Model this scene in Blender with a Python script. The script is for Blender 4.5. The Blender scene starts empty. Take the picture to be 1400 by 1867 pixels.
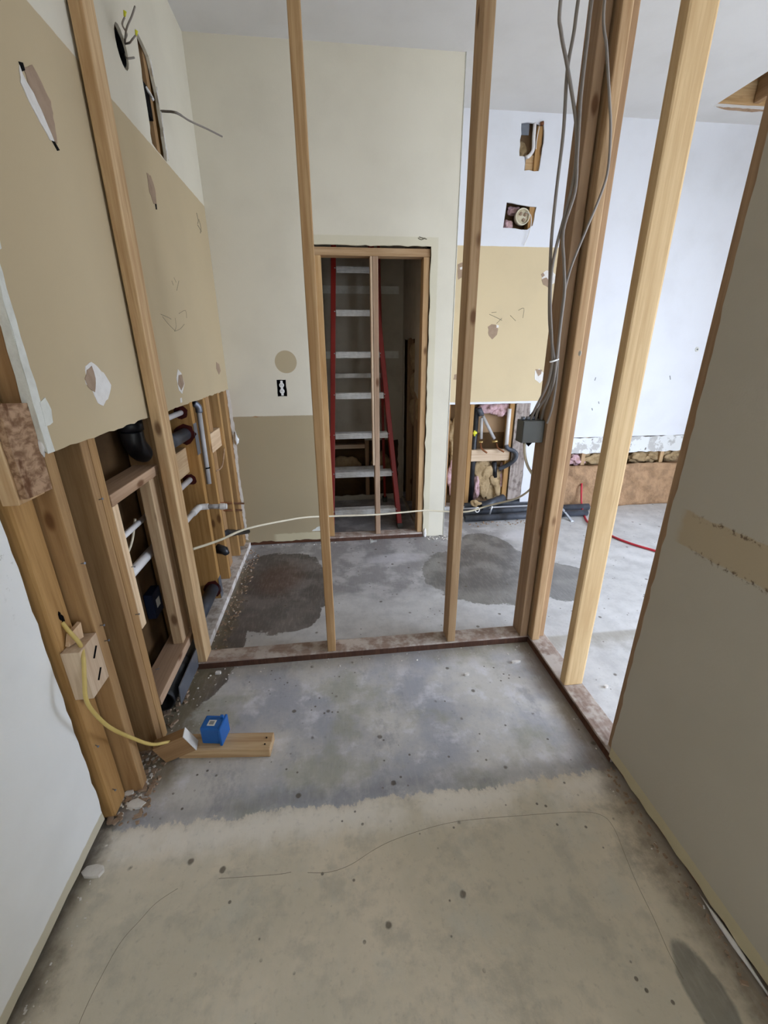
import bpy, bmesh, math, random
from mathutils import Vector, Matrix, noise as mnoise
from mathutils.geometry import tessellate_polygon
random.seed(7)
scene = bpy.context.scene
COL = scene.collection

# ------------------------------------------------------------------ camera
F_PX, PITCH, YAW, ROLL, CAM_H = 774.0, math.radians(20.75), math.radians(6.75), math.radians(-0.32), 1.40
fw = Vector((math.sin(YAW)*math.cos(PITCH), math.cos(YAW)*math.cos(PITCH), -math.sin(PITCH)))
_r = Vector((math.cos(YAW), -math.sin(YAW), 0)); _u = _r.cross(fw)
cr = _r*math.cos(ROLL) + _u*math.sin(ROLL); cu = _u*math.cos(ROLL) - _r*math.sin(ROLL)
cam = bpy.data.cameras.new('camera'); camo = bpy.data.objects.new('camera', cam); COL.objects.link(camo)
camo.matrix_world = Matrix(((cr.x, cu.x, -fw.x, 0), (cr.y, cu.y, -fw.y, 0), (cr.z, cu.z, -fw.z, CAM_H), (0, 0, 0, 1)))
cam.sensor_fit = 'HORIZONTAL'; cam.sensor_width = 36; cam.lens = F_PX/1400*36
cam.clip_start = 0.02
scene.camera = camo

def at(x, y, ax, val):
    """measured image point -> the real place where it meets the plane axis=val"""
    d = fw*F_PX + cr*(x-700) - cu*(y-933.5)
    t = (val - (0, 0, CAM_H)[ax])/d[ax]
    return Vector((0, 0, CAM_H)) + d*t

# ------------------------------------------------------------------ world, light, exposure
w = bpy.data.worlds.new('overcast_sky'); scene.world = w; w.use_nodes = True
bg = w.node_tree.nodes['Background']; bg.inputs[0].default_value = (0.70, 0.81, 1.0, 1); bg.inputs[1].default_value = 14.0
def portal(loc, rot, sx, sy):
    l = bpy.data.lights.new('window_portal', 'AREA'); l.shape = 'RECTANGLE'; l.size = sx; l.size_y = sy
    l.cycles.is_portal = True
    o = bpy.data.objects.new('window_portal', l); COL.objects.link(o); o.location = loc; o.rotation_euler = rot
# patio door in the east wall of the big room and a window behind the photographer
EAST, REAR, CEIL = 3.95, -2.6, 2.97
PD = (-1.9, 2.0, 0.04, 2.30)       # patio door y0 y1 z0 z1
RW = (2.4, 3.5, 0.9, 2.0)         # rear window x0 x1 z0 z1
portal((EAST+0.06, (PD[0]+PD[1])/2, (PD[2]+PD[3])/2), (0, math.pi/2, 0), PD[3]-PD[2], PD[1]-PD[0])
portal(((RW[0]+RW[1])/2, REAR-0.06, (RW[2]+RW[3])/2), (math.pi/2, 0, 0), RW[1]-RW[0], RW[3]-RW[2])
vs = scene.view_settings
vs.view_transform = 'Standard'; vs.look = 'None'; vs.gamma = 1; vs.use_curve_mapping = False; vs.exposure = 0.05
scene.cycles.max_bounces = 6; scene.cycles.diffuse_bounces = 5
scene.cycles.use_denoising = True
scene.cycles.sample_clamp_indirect = 6

# ------------------------------------------------------------------ materials
def lin(h):
    h = h.lstrip('#'); o = []
    for i in (0, 2, 4):
        c = int(h[i:i+2], 16)/255; o.append(c/12.92 if c <= .04045 else ((c+.055)/1.055)**2.4)
    return (*o, 1)
class NT:
    def __init__(s, name, rough=0.8, spec=0.3, metal=0.0):
        s.m = bpy.data.materials.new(name); s.m.use_nodes = True
        s.t = s.m.node_tree; s.n = s.t.nodes; s.b = s.n['Principled BSDF']
        s.b.inputs['Roughness'].default_value = rough; s.b.inputs['Metallic'].default_value = metal
        s.b.inputs['Specular IOR Level'].default_value = spec
        s.tc = s.n.new('ShaderNodeTexCoord')
    def set(s, sock, v):
        if isinstance(v, bpy.types.NodeSocket): s.t.links.new(v, sock)
        else: sock.default_value = v
    def math(s, op, a, b=0.0, clamp=False):
        n = s.n.new('ShaderNodeMath'); n.operation = op; n.use_clamp = clamp
        s.set(n.inputs[0], a); s.set(n.inputs[1], b); return n.outputs[0]
    def noise(s, scale, detail=4, rough=0.55, vec=None, dist=0.0):
        n = s.n.new('ShaderNodeTexNoise'); n.inputs['Scale'].default_value = scale
        n.inputs['Detail'].default_value = detail; n.inputs['Roughness'].default_value = rough; n.inputs['Distortion'].default_value = dist
        s.set(n.inputs['Vector'], vec or s.tc.outputs['Object']); return n.outputs['Fac']
    def voro(s, scale, vec=None):
        n = s.n.new('ShaderNodeTexVoronoi'); n.inputs['Scale'].default_value = scale
        s.set(n.inputs['Vector'], vec or s.tc.outputs['Object']); return n.outputs['Distance']
    def scaled(s, sc, vec=None, loc=(0, 0, 0)):
        n = s.n.new('ShaderNodeMapping'); n.inputs['Scale'].default_value = sc; s.set(n.inputs['Location'], loc)
        s.set(n.inputs['Vector'], vec or s.tc.outputs['Object']); return n.outputs[0]
    def step(s, v, lo, hi):
        n = s.n.new('ShaderNodeMapRange'); n.clamp = True; n.interpolation_type = 'SMOOTHSTEP'
        s.set(n.inputs[0], v); n.inputs[1].default_value = min(lo, hi); n.inputs[2].default_value = max(lo, hi)
        n.inputs[3].default_value = 0 if lo < hi else 1; n.inputs[4].default_value = 1 if lo < hi else 0
        return n.outputs[0]
    def mix(s, f, a, b, mode='MIX'):
        n = s.n.new('ShaderNodeMix'); n.data_type = 'RGBA'; n.blend_type = mode
        s.set(n.inputs[0], f); s.set(n.inputs[6], a); s.set(n.inputs[7], b); return n.outputs[2]
    def xyz(s, vec=None):
        n = s.n.new('ShaderNodeSeparateXYZ'); s.set(n.inputs[0], vec or s.tc.outputs['Object']); return n.outputs
    def pos(s):
        return s.n.new('ShaderNodeNewGeometry').outputs['Position']
    def bump(s, h, st=0.2, d=0.01):
        n = s.n.new('ShaderNodeBump'); n.inputs['Strength'].default_value = st; n.inputs['Distance'].default_value = d
        s.set(n.inputs['Height'], h); s.t.links.new(n.outputs[0], s.b.inputs['Normal'])
    def color(s, c): s.set(s.b.inputs['Base Color'], c); return s.m

def wood(name, lo, hi, dark='#5a3518', knots=True, dirt=None, dirt_amt=0.0):
    k = NT(name, 0.78, 0.25)
    oi = k.n.new('ShaderNodeObjectInfo'); rnd = oi.outputs['Random']
    loc = k.n.new('ShaderNodeCombineXYZ'); k.set(loc.inputs[2], k.math('MULTIPLY', rnd, 37.0)); k.set(loc.inputs[0], k.math('MULTIPLY', rnd, 11.0))
    v = k.scaled((1, 1, 0.045), loc=loc.outputs[0])
    g = k.noise(95, 5, 0.6, v, 0.6); g2 = k.noise(22, 3, 0.5, v, 1.2); broad = k.noise(7, 3, 0.5, k.scaled((1, 1, .25), loc=loc.outputs[0]))
    f = k.step(k.math('ADD', k.math('MULTIPLY', g, 0.45), k.math('MULTIPLY', g2, 0.55)), 0.34, 0.68)
    c = k.mix(f, lin(lo), lin(hi))
    c = k.mix(k.math('MULTIPLY', k.step(broad, 0.45, 0.72), 0.45), c, lin(lo))
    hue = k.n.new('ShaderNodeHueSaturation'); k.set(hue.inputs['Color'], c)
    k.set(hue.inputs['Value'], k.math('ADD', 0.9, k.math('MULTIPLY', rnd, 0.2)))
    k.set(hue.inputs['Saturation'], k.math('ADD', 0.92, k.math('MULTIPLY', rnd, 0.16)))
    c = hue.outputs[0]
    if knots:
        vd = k.voro(7.5, k.scaled((1, 1, 0.42), loc=loc.outputs[0]))
        c = k.mix(k.math('MULTIPLY', k.step(vd, 0.13, 0.05), 0.8), c, lin(dark))
    if dirt:
        d = k.step(k.noise(16, 6, 0.65), 0.62-dirt_amt*.4, 0.72-dirt_amt*.2)
        c = k.mix(k.math('MULTIPLY', d, min(1, dirt_amt+.3)), c, lin(dirt))
    k.bump(g, 0.15, 0.003)
    return k.color(c)
M = {}
M['pine'] = wood('pine_lumber', '#ad8a63', '#cfb28b')
M['pine_red'] = wood('fir_lumber', '#a07c55', '#c0a078')
M['pine_gold'] = wood('aged_golden_lumber', '#946f45', '#b58f5f')
M['pine_brown'] = wood('brown_lumber', '#907050', '#ad8b67')
M['pine_pink'] = wood('pinkish_lumber', '#9a7b60', '#b8997d')
M['pine_light'] = wood('pale_lumber', '#c0a182', '#dcc3a3')
M['pine_post'] = wood('fresh_post_lumber', '#bd9c70', '#d6b98d', knots=False)
M['plate_dusty'] = wood('dusty_plate_lumber', '#877061', '#a69184', knots=False, dirt='#bdb2a8', dirt_amt=0.55)
M['plate_white'] = wood('plaster_dusted_lumber', '#a99787', '#cbbbad', knots=False, dirt='#ded7d0', dirt_amt=0.7)
M['plate_dark'] = wood('damp_plate_lumber', '#4a2f22', '#5e3d2c', knots=False)  # dark brown, for base plates and thin front strips
M['grey_board'] = wood('weathered_board', '#8c7d74', '#b8aaa0', knots=False, dirt='#5c4f49', dirt_amt=0.4)

def plain(name, col, rough=0.6, spec=0.4, metal=0.0, var=0.0, scale=12, col2=None, bump=0.0):
    k = NT(name, rough, spec, metal)
    c = lin(col)
    if var or col2:
        n = k.step(k.noise(scale, 5, 0.6), 0.35, 0.7)
        c = k.mix(k.math('MULTIPLY', n, var or 1.0), lin(col), lin(col2 or '#000000'))
    if bump: k.bump(k.noise(scale*3, 5, .6), bump, 0.01)
    return k.color(c)
M['abs'] = plain('black_abs_plastic', '#17171a', 0.38, 0.5, var=0.5, col2='#3a3c42', scale=9)
M['abs_dusty'] = plain('dusty_black_plastic', '#26282e', 0.5, 0.5, var=0.7, col2='#565b66', scale=7)
M['pvc'] = plain('white_pvc', '#e2dedb', 0.35, 0.5, var=.3, col2='#bdb6b2')
M['pvc_grey'] = plain('grey_white_pipe', '#b4b0ae', 0.4, 0.5, var=.4, col2='#8f8b8c')
M['copper'] = plain('aged_copper', '#8d5a3a', 0.4, 0.5, 0.7, var=.5, col2='#4e3020')
M['brass'] = plain('brass', '#b79a62', 0.35, 0.5, 0.8, var=.3, col2='#6e5732')
M['steel'] = plain('bright_steel', '#c9ccd2', 0.28, 0.5, 0.9, var=.3, col2='#8b9099')
M['steel_dull'] = plain('galvanised_steel', '#7d8088', 0.45, 0.5, 0.6, var=.5, col2='#5a5e68')
M['alu'] = plain('ladder_aluminium', '#d2cfca', 0.4, 0.5, 0.35, var=.5, col2='#a09c96', scale=20)
M['red'] = plain('red_fibreglass', '#942114', 0.45, 0.45, var=.4, col2='#74160d', scale=5)
M['red_hose'] = plain('red_hose_rubber', '#c3323f', 0.45, 0.4, var=.3, col2='#8d1f2c')
M['cable_grey'] = plain('grey_cable_jacket', '#8a8178', 0.55, 0.4, var=.3, col2='#6c645d')
M['cable_cream'] = plain('cream_cable_jacket', '#d8cdb4', 0.5, 0.4, var=.3, col2='#b3a688')
M['cable_yellow'] = plain('yellow_cable_jacket', '#cdb36a', 0.5, 0.4, var=.4, col2='#b0934a')
M['box_grey'] = plain('grey_painted_box', '#5d5d58', 0.6, 0.35, var=.3, col2='#4a4a46')
M['box_blue'] = plain('blue_plastic', '#1f62ad', 0.42, 0.45, var=.3, col2='#184a86')
M['box_navy'] = plain('dark_navy_plastic', '#10203a', 0.5, 0.4)  # blue plastic darkened to paint in the shade of the wall cavity
M['label_white'] = plain('white_label', '#d9d6cc', 0.7)
M['label_grey'] = plain('grey_print', '#8a8c8a', 0.7)
M['yellow'] = plain('yellow_clip', '#d8d53a', 0.5)
M['dark'] = plain('dark_void', '#15110e', 0.9, 0.1)
M['black'] = plain('black_gap', '#0d0b0b', 0.9, 0.1)
M['paper_back'] = plain('brown_paper_backing', '#8f744f', 0.85, 0.1, var=.6, col2='#5f4a33', scale=6)
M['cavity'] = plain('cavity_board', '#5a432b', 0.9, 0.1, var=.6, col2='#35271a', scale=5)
M['tan_back'] = plain('tan_sheathing', '#a08263', 0.85, 0.1, var=.4, col2='#8a6d50', scale=6)
M['gyp'] = plain('torn_gypsum', '#dfdad3', 0.95, 0.1, var=.4, col2='#c9c0b6', scale=40, bump=.3)
M['paper'] = plain('torn_brown_paper', '#a18a75', 0.95, 0.1, var=.5, col2='#8b7561', scale=30)
M['mud'] = plain('joint_compound', '#dddcd2', 0.85, 0.15, var=.5, col2='#bcb9ac', scale=18, bump=.3)
M['osb'] = None
M['pink'] = plain('pink_fibreglass', '#d2adb2', 0.98, 0.05, var=.9, col2='#a98a80', scale=25, bump=.8)
M['tan_ins'] = plain('tan_insulation', '#b39a76', 0.98, 0.05, var=.7, col2='#877050', scale=16, bump=.8)
M['kraft'] = plain('brown_kraft_insulation', '#ae8c6c', 0.95, 0.08, var=.75, col2='#856a52', scale=14, bump=1.0)
M['primer'] = plain('purple_red_primer', '#4a1712', 0.7, 0.2, var=.5, col2='#2b0d0b', scale=30)
M['pencil'] = plain('pencil_mark', '#77705f', 0.9, 0.1)
M['crack'] = plain('crack_dust', '#857b69', 0.95, 0.1)
M['white_plastic'] = plain('white_plastic', '#e4e2de', 0.4, 0.45)
M['concrete_out'] = plain('outdoor_concrete', '#b0aca4', 0.9, 0.2, var=.4, col2='#99958d', scale=3)
k = NT('osb_strands', 0.85, 0.2)
c = k.mix(k.step(k.noise(50, 4, .6, k.scaled((1, .55, 1)), .4), .36, .64), lin('#7d5e45'), lin('#b39274'))
c = k.mix(k.math('MULTIPLY', k.step(k.noise(28, 3, .5, k.scaled((1, 1, .4), loc=(3, 4, 5))), .58, .66), .8), c, lin('#5e3b22'))
M['osb'] = k.color(c)

WHITE, BEIGE, CREAM = '#d7cfbc', '#bca988', '#c9c0a8'  # WHITE is warmed to put the hall's bounced light into the paint
def wall_mat(name, fn, bump=0.10):
    """painted drywall; fn(k, X, Y, Z) -> colour socket from world position"""
    k = NT(name, 0.82, 0.22)
    x, y, z = k.xyz(k.pos())
    c = fn(k, x, y, z)
    n = k.noise(3.2, 4, .55)
    c = k.mix(k.math('MULTIPLY', k.step(n, .4, .75), .10), c, lin('#8f8674'))
    k.bump(k.noise(140, 3, .6), bump, 0.004)
    return k.color(c)
def band(k, v, lo, hi, soft=.002):
    return k.math('MULTIPLY', k.step(v, lo-soft, lo+soft), k.step(v, hi+soft, hi-soft))
def wob(k, v, amp=.01, scale=30):
    return k.math('ADD', v, k.math('MULTIPLY', k.math('SUBTRACT', k.noise(scale, 4, .6), .5), amp))
M['wall_plain'] = wall_mat('white_drywall', lambda k, x, y, z: lin(WHITE))
def f_left(k, x, y, z):
    return k.mix(k.step(wob(k, z, .006), 2.198, 2.202), lin(BEIGE), lin(WHITE))
M['wall_left'] = wall_mat('beige_and_white_drywall', f_left, .06)
def f_near(k, x, y, z):
    c = k.mix(k.step(wob(k, z, .008), .066, .062), lin('#ecebe7'), lin(CREAM))
    sm = k.math('MULTIPLY', k.step(k.noise(30, 5, .7), .58, .66), k.math('MULTIPLY', k.step(y, .93, .99), band(k, z, .80, 1.0, .05)))
    return k.mix(k.math('MULTIPLY', sm, .6), c, lin('#7f715d'))
M['wall_near'] = wall_mat('near_white_drywall', f_near)
def f_center(k, x, y, z):
    c = lin(WHITE)
    low = k.math('MULTIPLY', k.step(wob(k, z, .006), .984, .980), k.step(x, .0, -.05))
    c = k.mix(low, c, lin('#a8987a'))
    circ = k.math('SQRT', k.math('ADD', k.math('POWER', k.math('SUBTRACT', x, -.293), 2.0), k.math('POWER', k.math('SUBTRACT', z, 1.336), 2.0)))
    c = k.mix(k.step(circ, .074, .070), c, lin('#b3a385'))
    strip = k.math('MULTIPLY', k.step(wob(k, z, .02, 20), .095, .085), k.step(x, -.50, -.46))
    c = k.mix(k.math('MULTIPLY', strip, k.step(x, .0, -.05)), c, lin('#c5b999'))
    cas = k.math('MULTIPLY', band(k, wob(k, x, .006), -.10, .722), k.step(wob(k, z, .006), 2.075, 2.070))
    cas = k.math('MULTIPLY', cas, k.step(x, -.10, -.09))
    c = k.mix(k.math('MULTIPLY', cas, k.math('MAXIMUM', k.step(x, .60, .62), k.step(z, 1.98, 2.0))), c, lin('#cfc6ad'))
    return c
M['wall_center'] = wall_mat('closet_wall_drywall', f_center)
def f_far(k, x, y, z):
    b = k.math('MULTIPLY', band(k, wob(k, z, .006), .985, 2.149), k.step(wob(k, x, .006), 1.93, 1.925))
    return k.mix(b, lin('#dcdce0'), lin('#cdb995'))  # cooler white than the hall, bluish daylight tinted into the paint
M['wall_far'] = wall_mat('far_wall_drywall', f_far)
def f_right(k, x, y, z):
    c = k.mix(k.step(wob(k, z, .006), .070, .066), lin('#b3aa99'), lin('#bfb290'))
    zz = wob(k, z, .022, 14)
    m = k.math('MULTIPLY', band(k, zz, .898, .995, .003), k.step(wob(k, y, .05, 20), .99, .96))
    c = k.mix(m, c, lin('#b09f83'))
    edge = k.math('MULTIPLY', k.math('MAXIMUM', band(k, zz, .890, .905, .004), band(k, zz, .985, .998, .004)), k.step(k.noise(60, 5, .7), .50, .62))
    spots = k.math('MULTIPLY', m, k.step(k.noise(32, 4, .6), .66, .71))
    d = k.math('MULTIPLY', k.math('MAXIMUM', edge, spots), k.step(y, .97, .86))
    return k.mix(k.math('MULTIPLY', d, .85), c, lin('#5c4a38'))
M['wall_right'] = wall_mat('hall_right_drywall', f_right)
M['ceiling'] = wall_mat('ceiling_paint', lambda k, x, y, z: lin('#d9d6d3'), .15)
def f_clos(k, x, y, z):
    return k.mix(k.math('MULTIPLY', k.step(k.noise(7, 5, .6), .45, .7), .35), lin('#b5ac9b'), lin('#8f8471'))
M['wall_closet'] = wall_mat('closet_inside_drywall', f_clos)
def f_rip(k, x, y, z):
    c = k.mix(k.step(k.noise(9, 6, .7), .50, .56), lin('#dcdcda'), lin('#b9b6b2'))
    return k.mix(k.step(k.noise(26, 4, .6, k.scaled((1, 1, .5))), .63, .67), c, lin('#7d7772'))
M['wall_rip'] = wall_mat('ripped_white_drywall', f_rip, .4)

# floor: bare slab with thinset residue, damp stains, pits and hairline cracks
k = NT('bare_concrete_slab', 0.55, 0.5)
P = k.pos(); x, y, z = k.xyz(P)
n1 = k.noise(2.2, 6, .6, P); n2 = k.noise(9, 6, .65, P); n3 = k.noise(55, 5, .6, P); nb = k.noise(5, 5, .6, P)
grey = k.mix(k.step(n1, .40, .60), lin('#a6a7ae'), lin('#cac6c0'))
grey = k.mix(k.math('MULTIPLY', k.step(n2, .50, .68), .7), grey, lin('#dddbdf'))
grey = k.mix(k.math('MULTIPLY', k.step(k.noise(3.1, 5, .6, k.scaled((1, 1, 1), P, (5, 2, 0))), .50, .62), .6), grey, lin('#9c9b86'))
grey = k.mix(k.math('MULTIPLY', k.step(k.noise(6.5, 6, .7, k.scaled((1, .6, 1), P, (1, 8, 0))), .54, .66), .55), grey, lin('#929197'))
beige = k.mix(k.step(n1, .40, .60), lin('#d0c6b1'), lin('#e0d3bd'))
beige = k.mix(k.math('MULTIPLY', k.step(n2, .46, .66), .6), beige, lin('#b3ad9d'))
beige = k.mix(k.math('MULTIPLY', k.step(nb, .52, .70), .4), beige, lin('#c6c6bb'))
ye = k.math('ADD', y, k.math('MULTIPLY', k.math('SUBTRACT', k.noise(16, 7, .75, k.scaled((1, .6, 1), P)), .5), .13))
ye = k.math('ADD', ye, k.math('MULTIPLY', k.math('SUBTRACT', k.noise(2.5, 2, .5, P), .5), .04))
zone = k.step(ye, .980, .990)
c = k.mix(zone, beige, grey)
# pale skim just below the ragged thinset edge
pale = k.math('MULTIPLY', band(k, ye, .89, .985, .045), k.step(k.noise(4, 4, .6, P), .30, .50))
pale = k.math('MULTIPLY', pale, k.math('SUBTRACT', 1.0, zone))
c = k.mix(k.math('MULTIPLY', pale, .75), c, lin('#efe8dd'))
# edge of the residue is darker
c = k.mix(k.math('MULTIPLY', band(k, ye, .99, 1.05, .03), .35), c, lin('#6d6d72'))
# paler slab behind the frame; in the right room this paints in daylight
far = k.math('MAXIMUM', k.step(y, 1.72, 1.76), k.step(x, .99, 1.02))
palegrey = k.mix(k.step(n2, .35, .7), lin('#c6c4c2'), lin('#b2b0af'))
palegrey = k.mix(k.math('MULTIPLY', k.step(n1, .5, .7), .6), palegrey, lin('#d8d6d5'))
c = k.mix(far, c, palegrey)
bay = k.math('MULTIPLY', k.step(wob(k, y, .35, 5), 2.18, 2.32), k.step(x, 1.5, 1.2))
c = k.mix(k.math('MULTIPLY', bay, .75), c, k.mix(k.step(nb, .45, .62), lin('#807c7d'), lin('#b6b3b3')))
rag_n = k.noise(21, 6, .7, P)
def blob(cx, cy, rx, ry, amp=.5, sc=4.5, e0=1.0, e1=.97):
    dx = k.math('DIVIDE', k.math('SUBTRACT', x, cx), rx); dy = k.math('DIVIDE', k.math('SUBTRACT', y, cy), ry)
    r = k.math('SQRT', k.math('ADD', k.math('MULTIPLY', dx, dx), k.math('MULTIPLY', dy, dy)))
    r = k.math('ADD', r, k.math('MULTIPLY', k.math('SUBTRACT', k.noise(sc, 7, .62, P), .5), amp))
    r = k.math('ADD', r, k.math('MULTIPLY', k.math('SUBTRACT', rag_n, .5), .22))
    return k.step(r, e0, e1)
wet = k.math('MAXIMUM', blob(-.40, 2.42, .33, .50, .55), k.math('MAXIMUM', blob(-.62, 2.00, .12, .55, .5), blob(-.28, 2.10, .17, .16, .4)))
wet2 = k.math('MAXIMUM', blob(1.00, 2.45, .46, .42, .55), k.math('MAXIMUM', blob(1.40, 2.28, .26, .26, .6), blob(1.12, 2.80, .20, .28, .5)))
wetall = k.math('MAXIMUM', wet, wet2)
c = k.mix(k.math('MULTIPLY', wet2, .80), c, k.mix(k.step(nb, .4, .65), lin('#514e4b'), lin('#706c66')))
c = k.mix(k.math('MULTIPLY', wet, .88), c, k.mix(k.step(nb, .42, .62), lin('#433b38'), lin('#625955')))
c = k.mix(k.math('MULTIPLY', blob(-.40, 2.55, .22, .30, .7, 3, 1.0, .3), .55), c, lin('#5a3a2c'))
# white bloom by the closet threshold
c = k.mix(k.math('MULTIPLY', k.math('MAXIMUM', blob(.42, 2.72, .26, .10, .9, 6, 1.0, .4), blob(1.55, 3.0, .35, .15, .9, 6, 1.0, .4)), .55), c, lin('#d5d2d6'))
# brown dirt along wall bases
def dirtband(v, lo, hi): return k.step(k.math('ADD', v, k.math('MULTIPLY', k.math('SUBTRACT', n2, .5), .22)), lo, hi)
near = k.step(y, 1.9, 1.7)
c = k.mix(k.math('MULTIPLY', k.math('MULTIPLY', k.math('MULTIPLY', dirtband(x, -.55, -.66), k.step(y, 2.9, 2.6)), k.step(y, 1.0, 1.2)), .85), c, lin('#75684f'))
c = k.mix(k.math('MULTIPLY', k.math('MULTIPLY', dirtband(x, -.70, -.79), k.step(y, 1.4, 1.2)), .8), c, lin('#5f5447'))
c = k.mix(k.math('MULTIPLY', k.math('MULTIPLY', k.math('MULTIPLY', dirtband(x, .80, .925), near), k.step(x, .97, .96)), .75), c, lin('#6e5e4d'))
c = k.mix(k.math('MULTIPLY', k.math('MULTIPLY', dirtband(y, 1.56, 1.70), k.step(y, 1.74, 1.72)), .5), c, lin('#857a63'))
c = k.mix(k.math('MULTIPLY', blob(.80, .42, .05, .12, .5, 8, 1.0, .8), .7), c, lin('#6e6c66'))
# pits
pv = k.voro(9, P); pn = k.noise(3.5, 2, .5, P)
pit = k.math('MULTIPLY', k.step(k.math('ADD', pv, k.math('MULTIPLY', k.math('SUBTRACT', n3, .5), .08)), .105, .055), k.step(pn, .36, .40))
pv2 = k.voro(24, k.scaled((1, 1, 1), P, (.3, .7, 0)))
pit = k.math('MAXIMUM', pit, k.math('MULTIPLY', k.step(pv2, .13, .08), k.step(k.noise(5, 2, .5, P), .50, .54)))
c = k.mix(k.math('MULTIPLY', pit, .8), c, lin('#564c40'))
c = k.mix(k.math('MULTIPLY', k.step(n3, .55, .75), .22), c, lin('#6f6a62'))
# brushed streaks
st = k.noise(40, 5, .65, k.scaled((2.2, .35, 1), P))
c = k.mix(k.math('MULTIPLY', k.step(st, .45, .75), .14), c, lin('#d6d1c7'))
k.set(k.b.inputs['Roughness'], k.math('SUBTRACT', .52, k.math('MULTIPLY', wetall, .22)))
k.bump(k.math('SUBTRACT', k.math('ADD', n2, k.math('MULTIPLY', n3, .4)), k.math('MULTIPLY', pit, .8)), .22, .006)
M['floor'] = k.color(c)

# ------------------------------------------------------------------ helpers
def tag(o, label=None, cat=None, group=None, kind=None):
    if label: o['label'] = label
    if cat: o['category'] = cat
    if group: o['group'] = group
    if kind: o['kind'] = kind
    return o
def wloc(o):
    v = Vector(o.location)
    while o.parent: o = o.parent; v += Vector(o.location)
    return v
def link(name, me, m, parent=None, loc=(0, 0, 0), rot=None):
    o = bpy.data.objects.new(name, me); COL.objects.link(o)
    if m is not None and len(me.materials) == 0: me.materials.append(M[m] if isinstance(m, str) else m)
    o.location = Vector(loc)
    if parent is not None:
        o.parent = parent; o.location = Vector(loc) - wloc(parent)
    if rot is not None: o.rotation_euler = rot
    return o
def empty(name, loc=(0, 0, 0)):
    o = bpy.data.objects.new(name, None); COL.objects.link(o); o.location = loc; o.empty_display_size = .05; return o
def finish(bm, name, smooth=False):
    bmesh.ops.recalc_face_normals(bm, faces=bm.faces)
    me = bpy.data.meshes.new(name); bm.to_mesh(me); bm.free()
    if smooth:
        for p in me.polygons: p.use_smooth = True
    return me
def box_bm(sx, sy, sz, bev=0.0, bm=None, off=(0, 0, 0)):
    b = bm or bmesh.new()
    r = bmesh.ops.create_cube(b, size=1.0)
    bmesh.ops.transform(b, matrix=Matrix.Translation(off) @ Matrix.Diagonal((sx, sy, sz, 1)), verts=r['verts'])
    if bev:
        es = list({e for v in r['verts'] for e in v.link_edges})
        bmesh.ops.bevel(b, geom=es, offset=bev, segments=2, affect='EDGES', profile=.6)
    return b
def stick(name, x0, x1, y0, y1, z0, z1, m, parent=None, bev=.003):
    """a length of lumber: local Z runs along its longest side so the grain follows it"""
    s = (x1-x0, y1-y0, z1-z0); c = ((x0+x1)/2, (y0+y1)/2, (z0+z1)/2)
    a = max(range(3), key=lambda i: s[i])
    if a == 2: d, rot = s, None
    elif a == 0: d, rot = (s[2], s[1], s[0]), (0, math.pi/2, 0)
    else: d, rot = (s[0], s[2], s[1]), (math.pi/2, 0, 0)
    return link(name, finish(box_bm(*d, bev), name), m, parent, c, rot)
def box(name, x0, x1, y0, y1, z0, z1, m, parent=None, bev=.0):
    return link(name, finish(box_bm(x1-x0, y1-y0, z1-z0, bev), name), m, parent, ((x0+x1)/2, (y0+y1)/2, (z0+z1)/2))
def ragged(pts, step=.02, amp=.004, seed=0, closed=True):
    r = random.Random(seed); out = []
    n = len(pts)
    for i in range(n if closed else n-1):
        a = Vector(pts[i]); b = Vector(pts[(i+1) % n]); d = b-a; L = d.length
        k_ = max(1, int(L/step)); nn = Vector((-d.y, d.x))/(L or 1)
        for j in range(k_):
            p = a + d*(j/k_) + (nn*r.uniform(-amp, amp) if j else Vector((0, 0)))
            out.append((p.x, p.y))
    return out
def sheet(name, ax, pos, thick, outer, holes, m, parent=None, origin=None):
    """a board with real thickness on the plane axis=pos; outer/holes are 2D loops; thick is signed, away from the face"""
    loops = [[Vector((p[0], p[1], 0)) for p in outer]] + [[Vector((p[0], p[1], 0)) for p in h] for h in holes]
    tri = tessellate_polygon(loops); flat = [v for l in loops for v in l]
    def w3(v, t):
        return {0: (pos+t, v.x, v.y), 1: (v.x, pos+t, v.y), 2: (v.x, v.y, pos+t)}[ax]
    o3 = Vector(origin) if origin else Vector(w3(flat[0], 0))
    bm = bmesh.new()
    A = [bm.verts.new(Vector(w3(v, 0))-o3) for v in flat]; B = [bm.verts.new(Vector(w3(v, thick))-o3) for v in flat]
    for t in tri:
        try: bm.faces.new([A[i] for i in t]); bm.faces.new([B[i] for i in reversed(t)])
        except ValueError: pass
    i0 = 0
    for l in loops:
        n = len(l)
        for j in range(n):
            a, b = i0+j, i0+(j+1) % n
            try: bm.faces.new((A[a], A[b], B[b], B[a]))
            except ValueError: pass
        i0 += n
    return link(name, finish(bm, name), m, parent, o3)
def rect(a0, a1, b0, b1): return [(a0, b0), (a1, b0), (a1, b1), (a0, b1)]
def spline(pts, n=8):
    pts = [Vector(p) for p in pts]
    if len(pts) < 3: return pts
    out = []
    for i in range(len(pts)-1):
        p0 = pts[max(0, i-1)]; p1 = pts[i]; p2 = pts[i+1]; p3 = pts[min(len(pts)-1, i+2)]
        for j in range(n):
            t = j/n
            out.append(.5*((2*p1)+(p2-p0)*t+(2*p0-5*p1+4*p2-p3)*t*t+(3*p1-p0-3*p2+p3)*t**3))
    out.append(pts[-1]); return out
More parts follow.
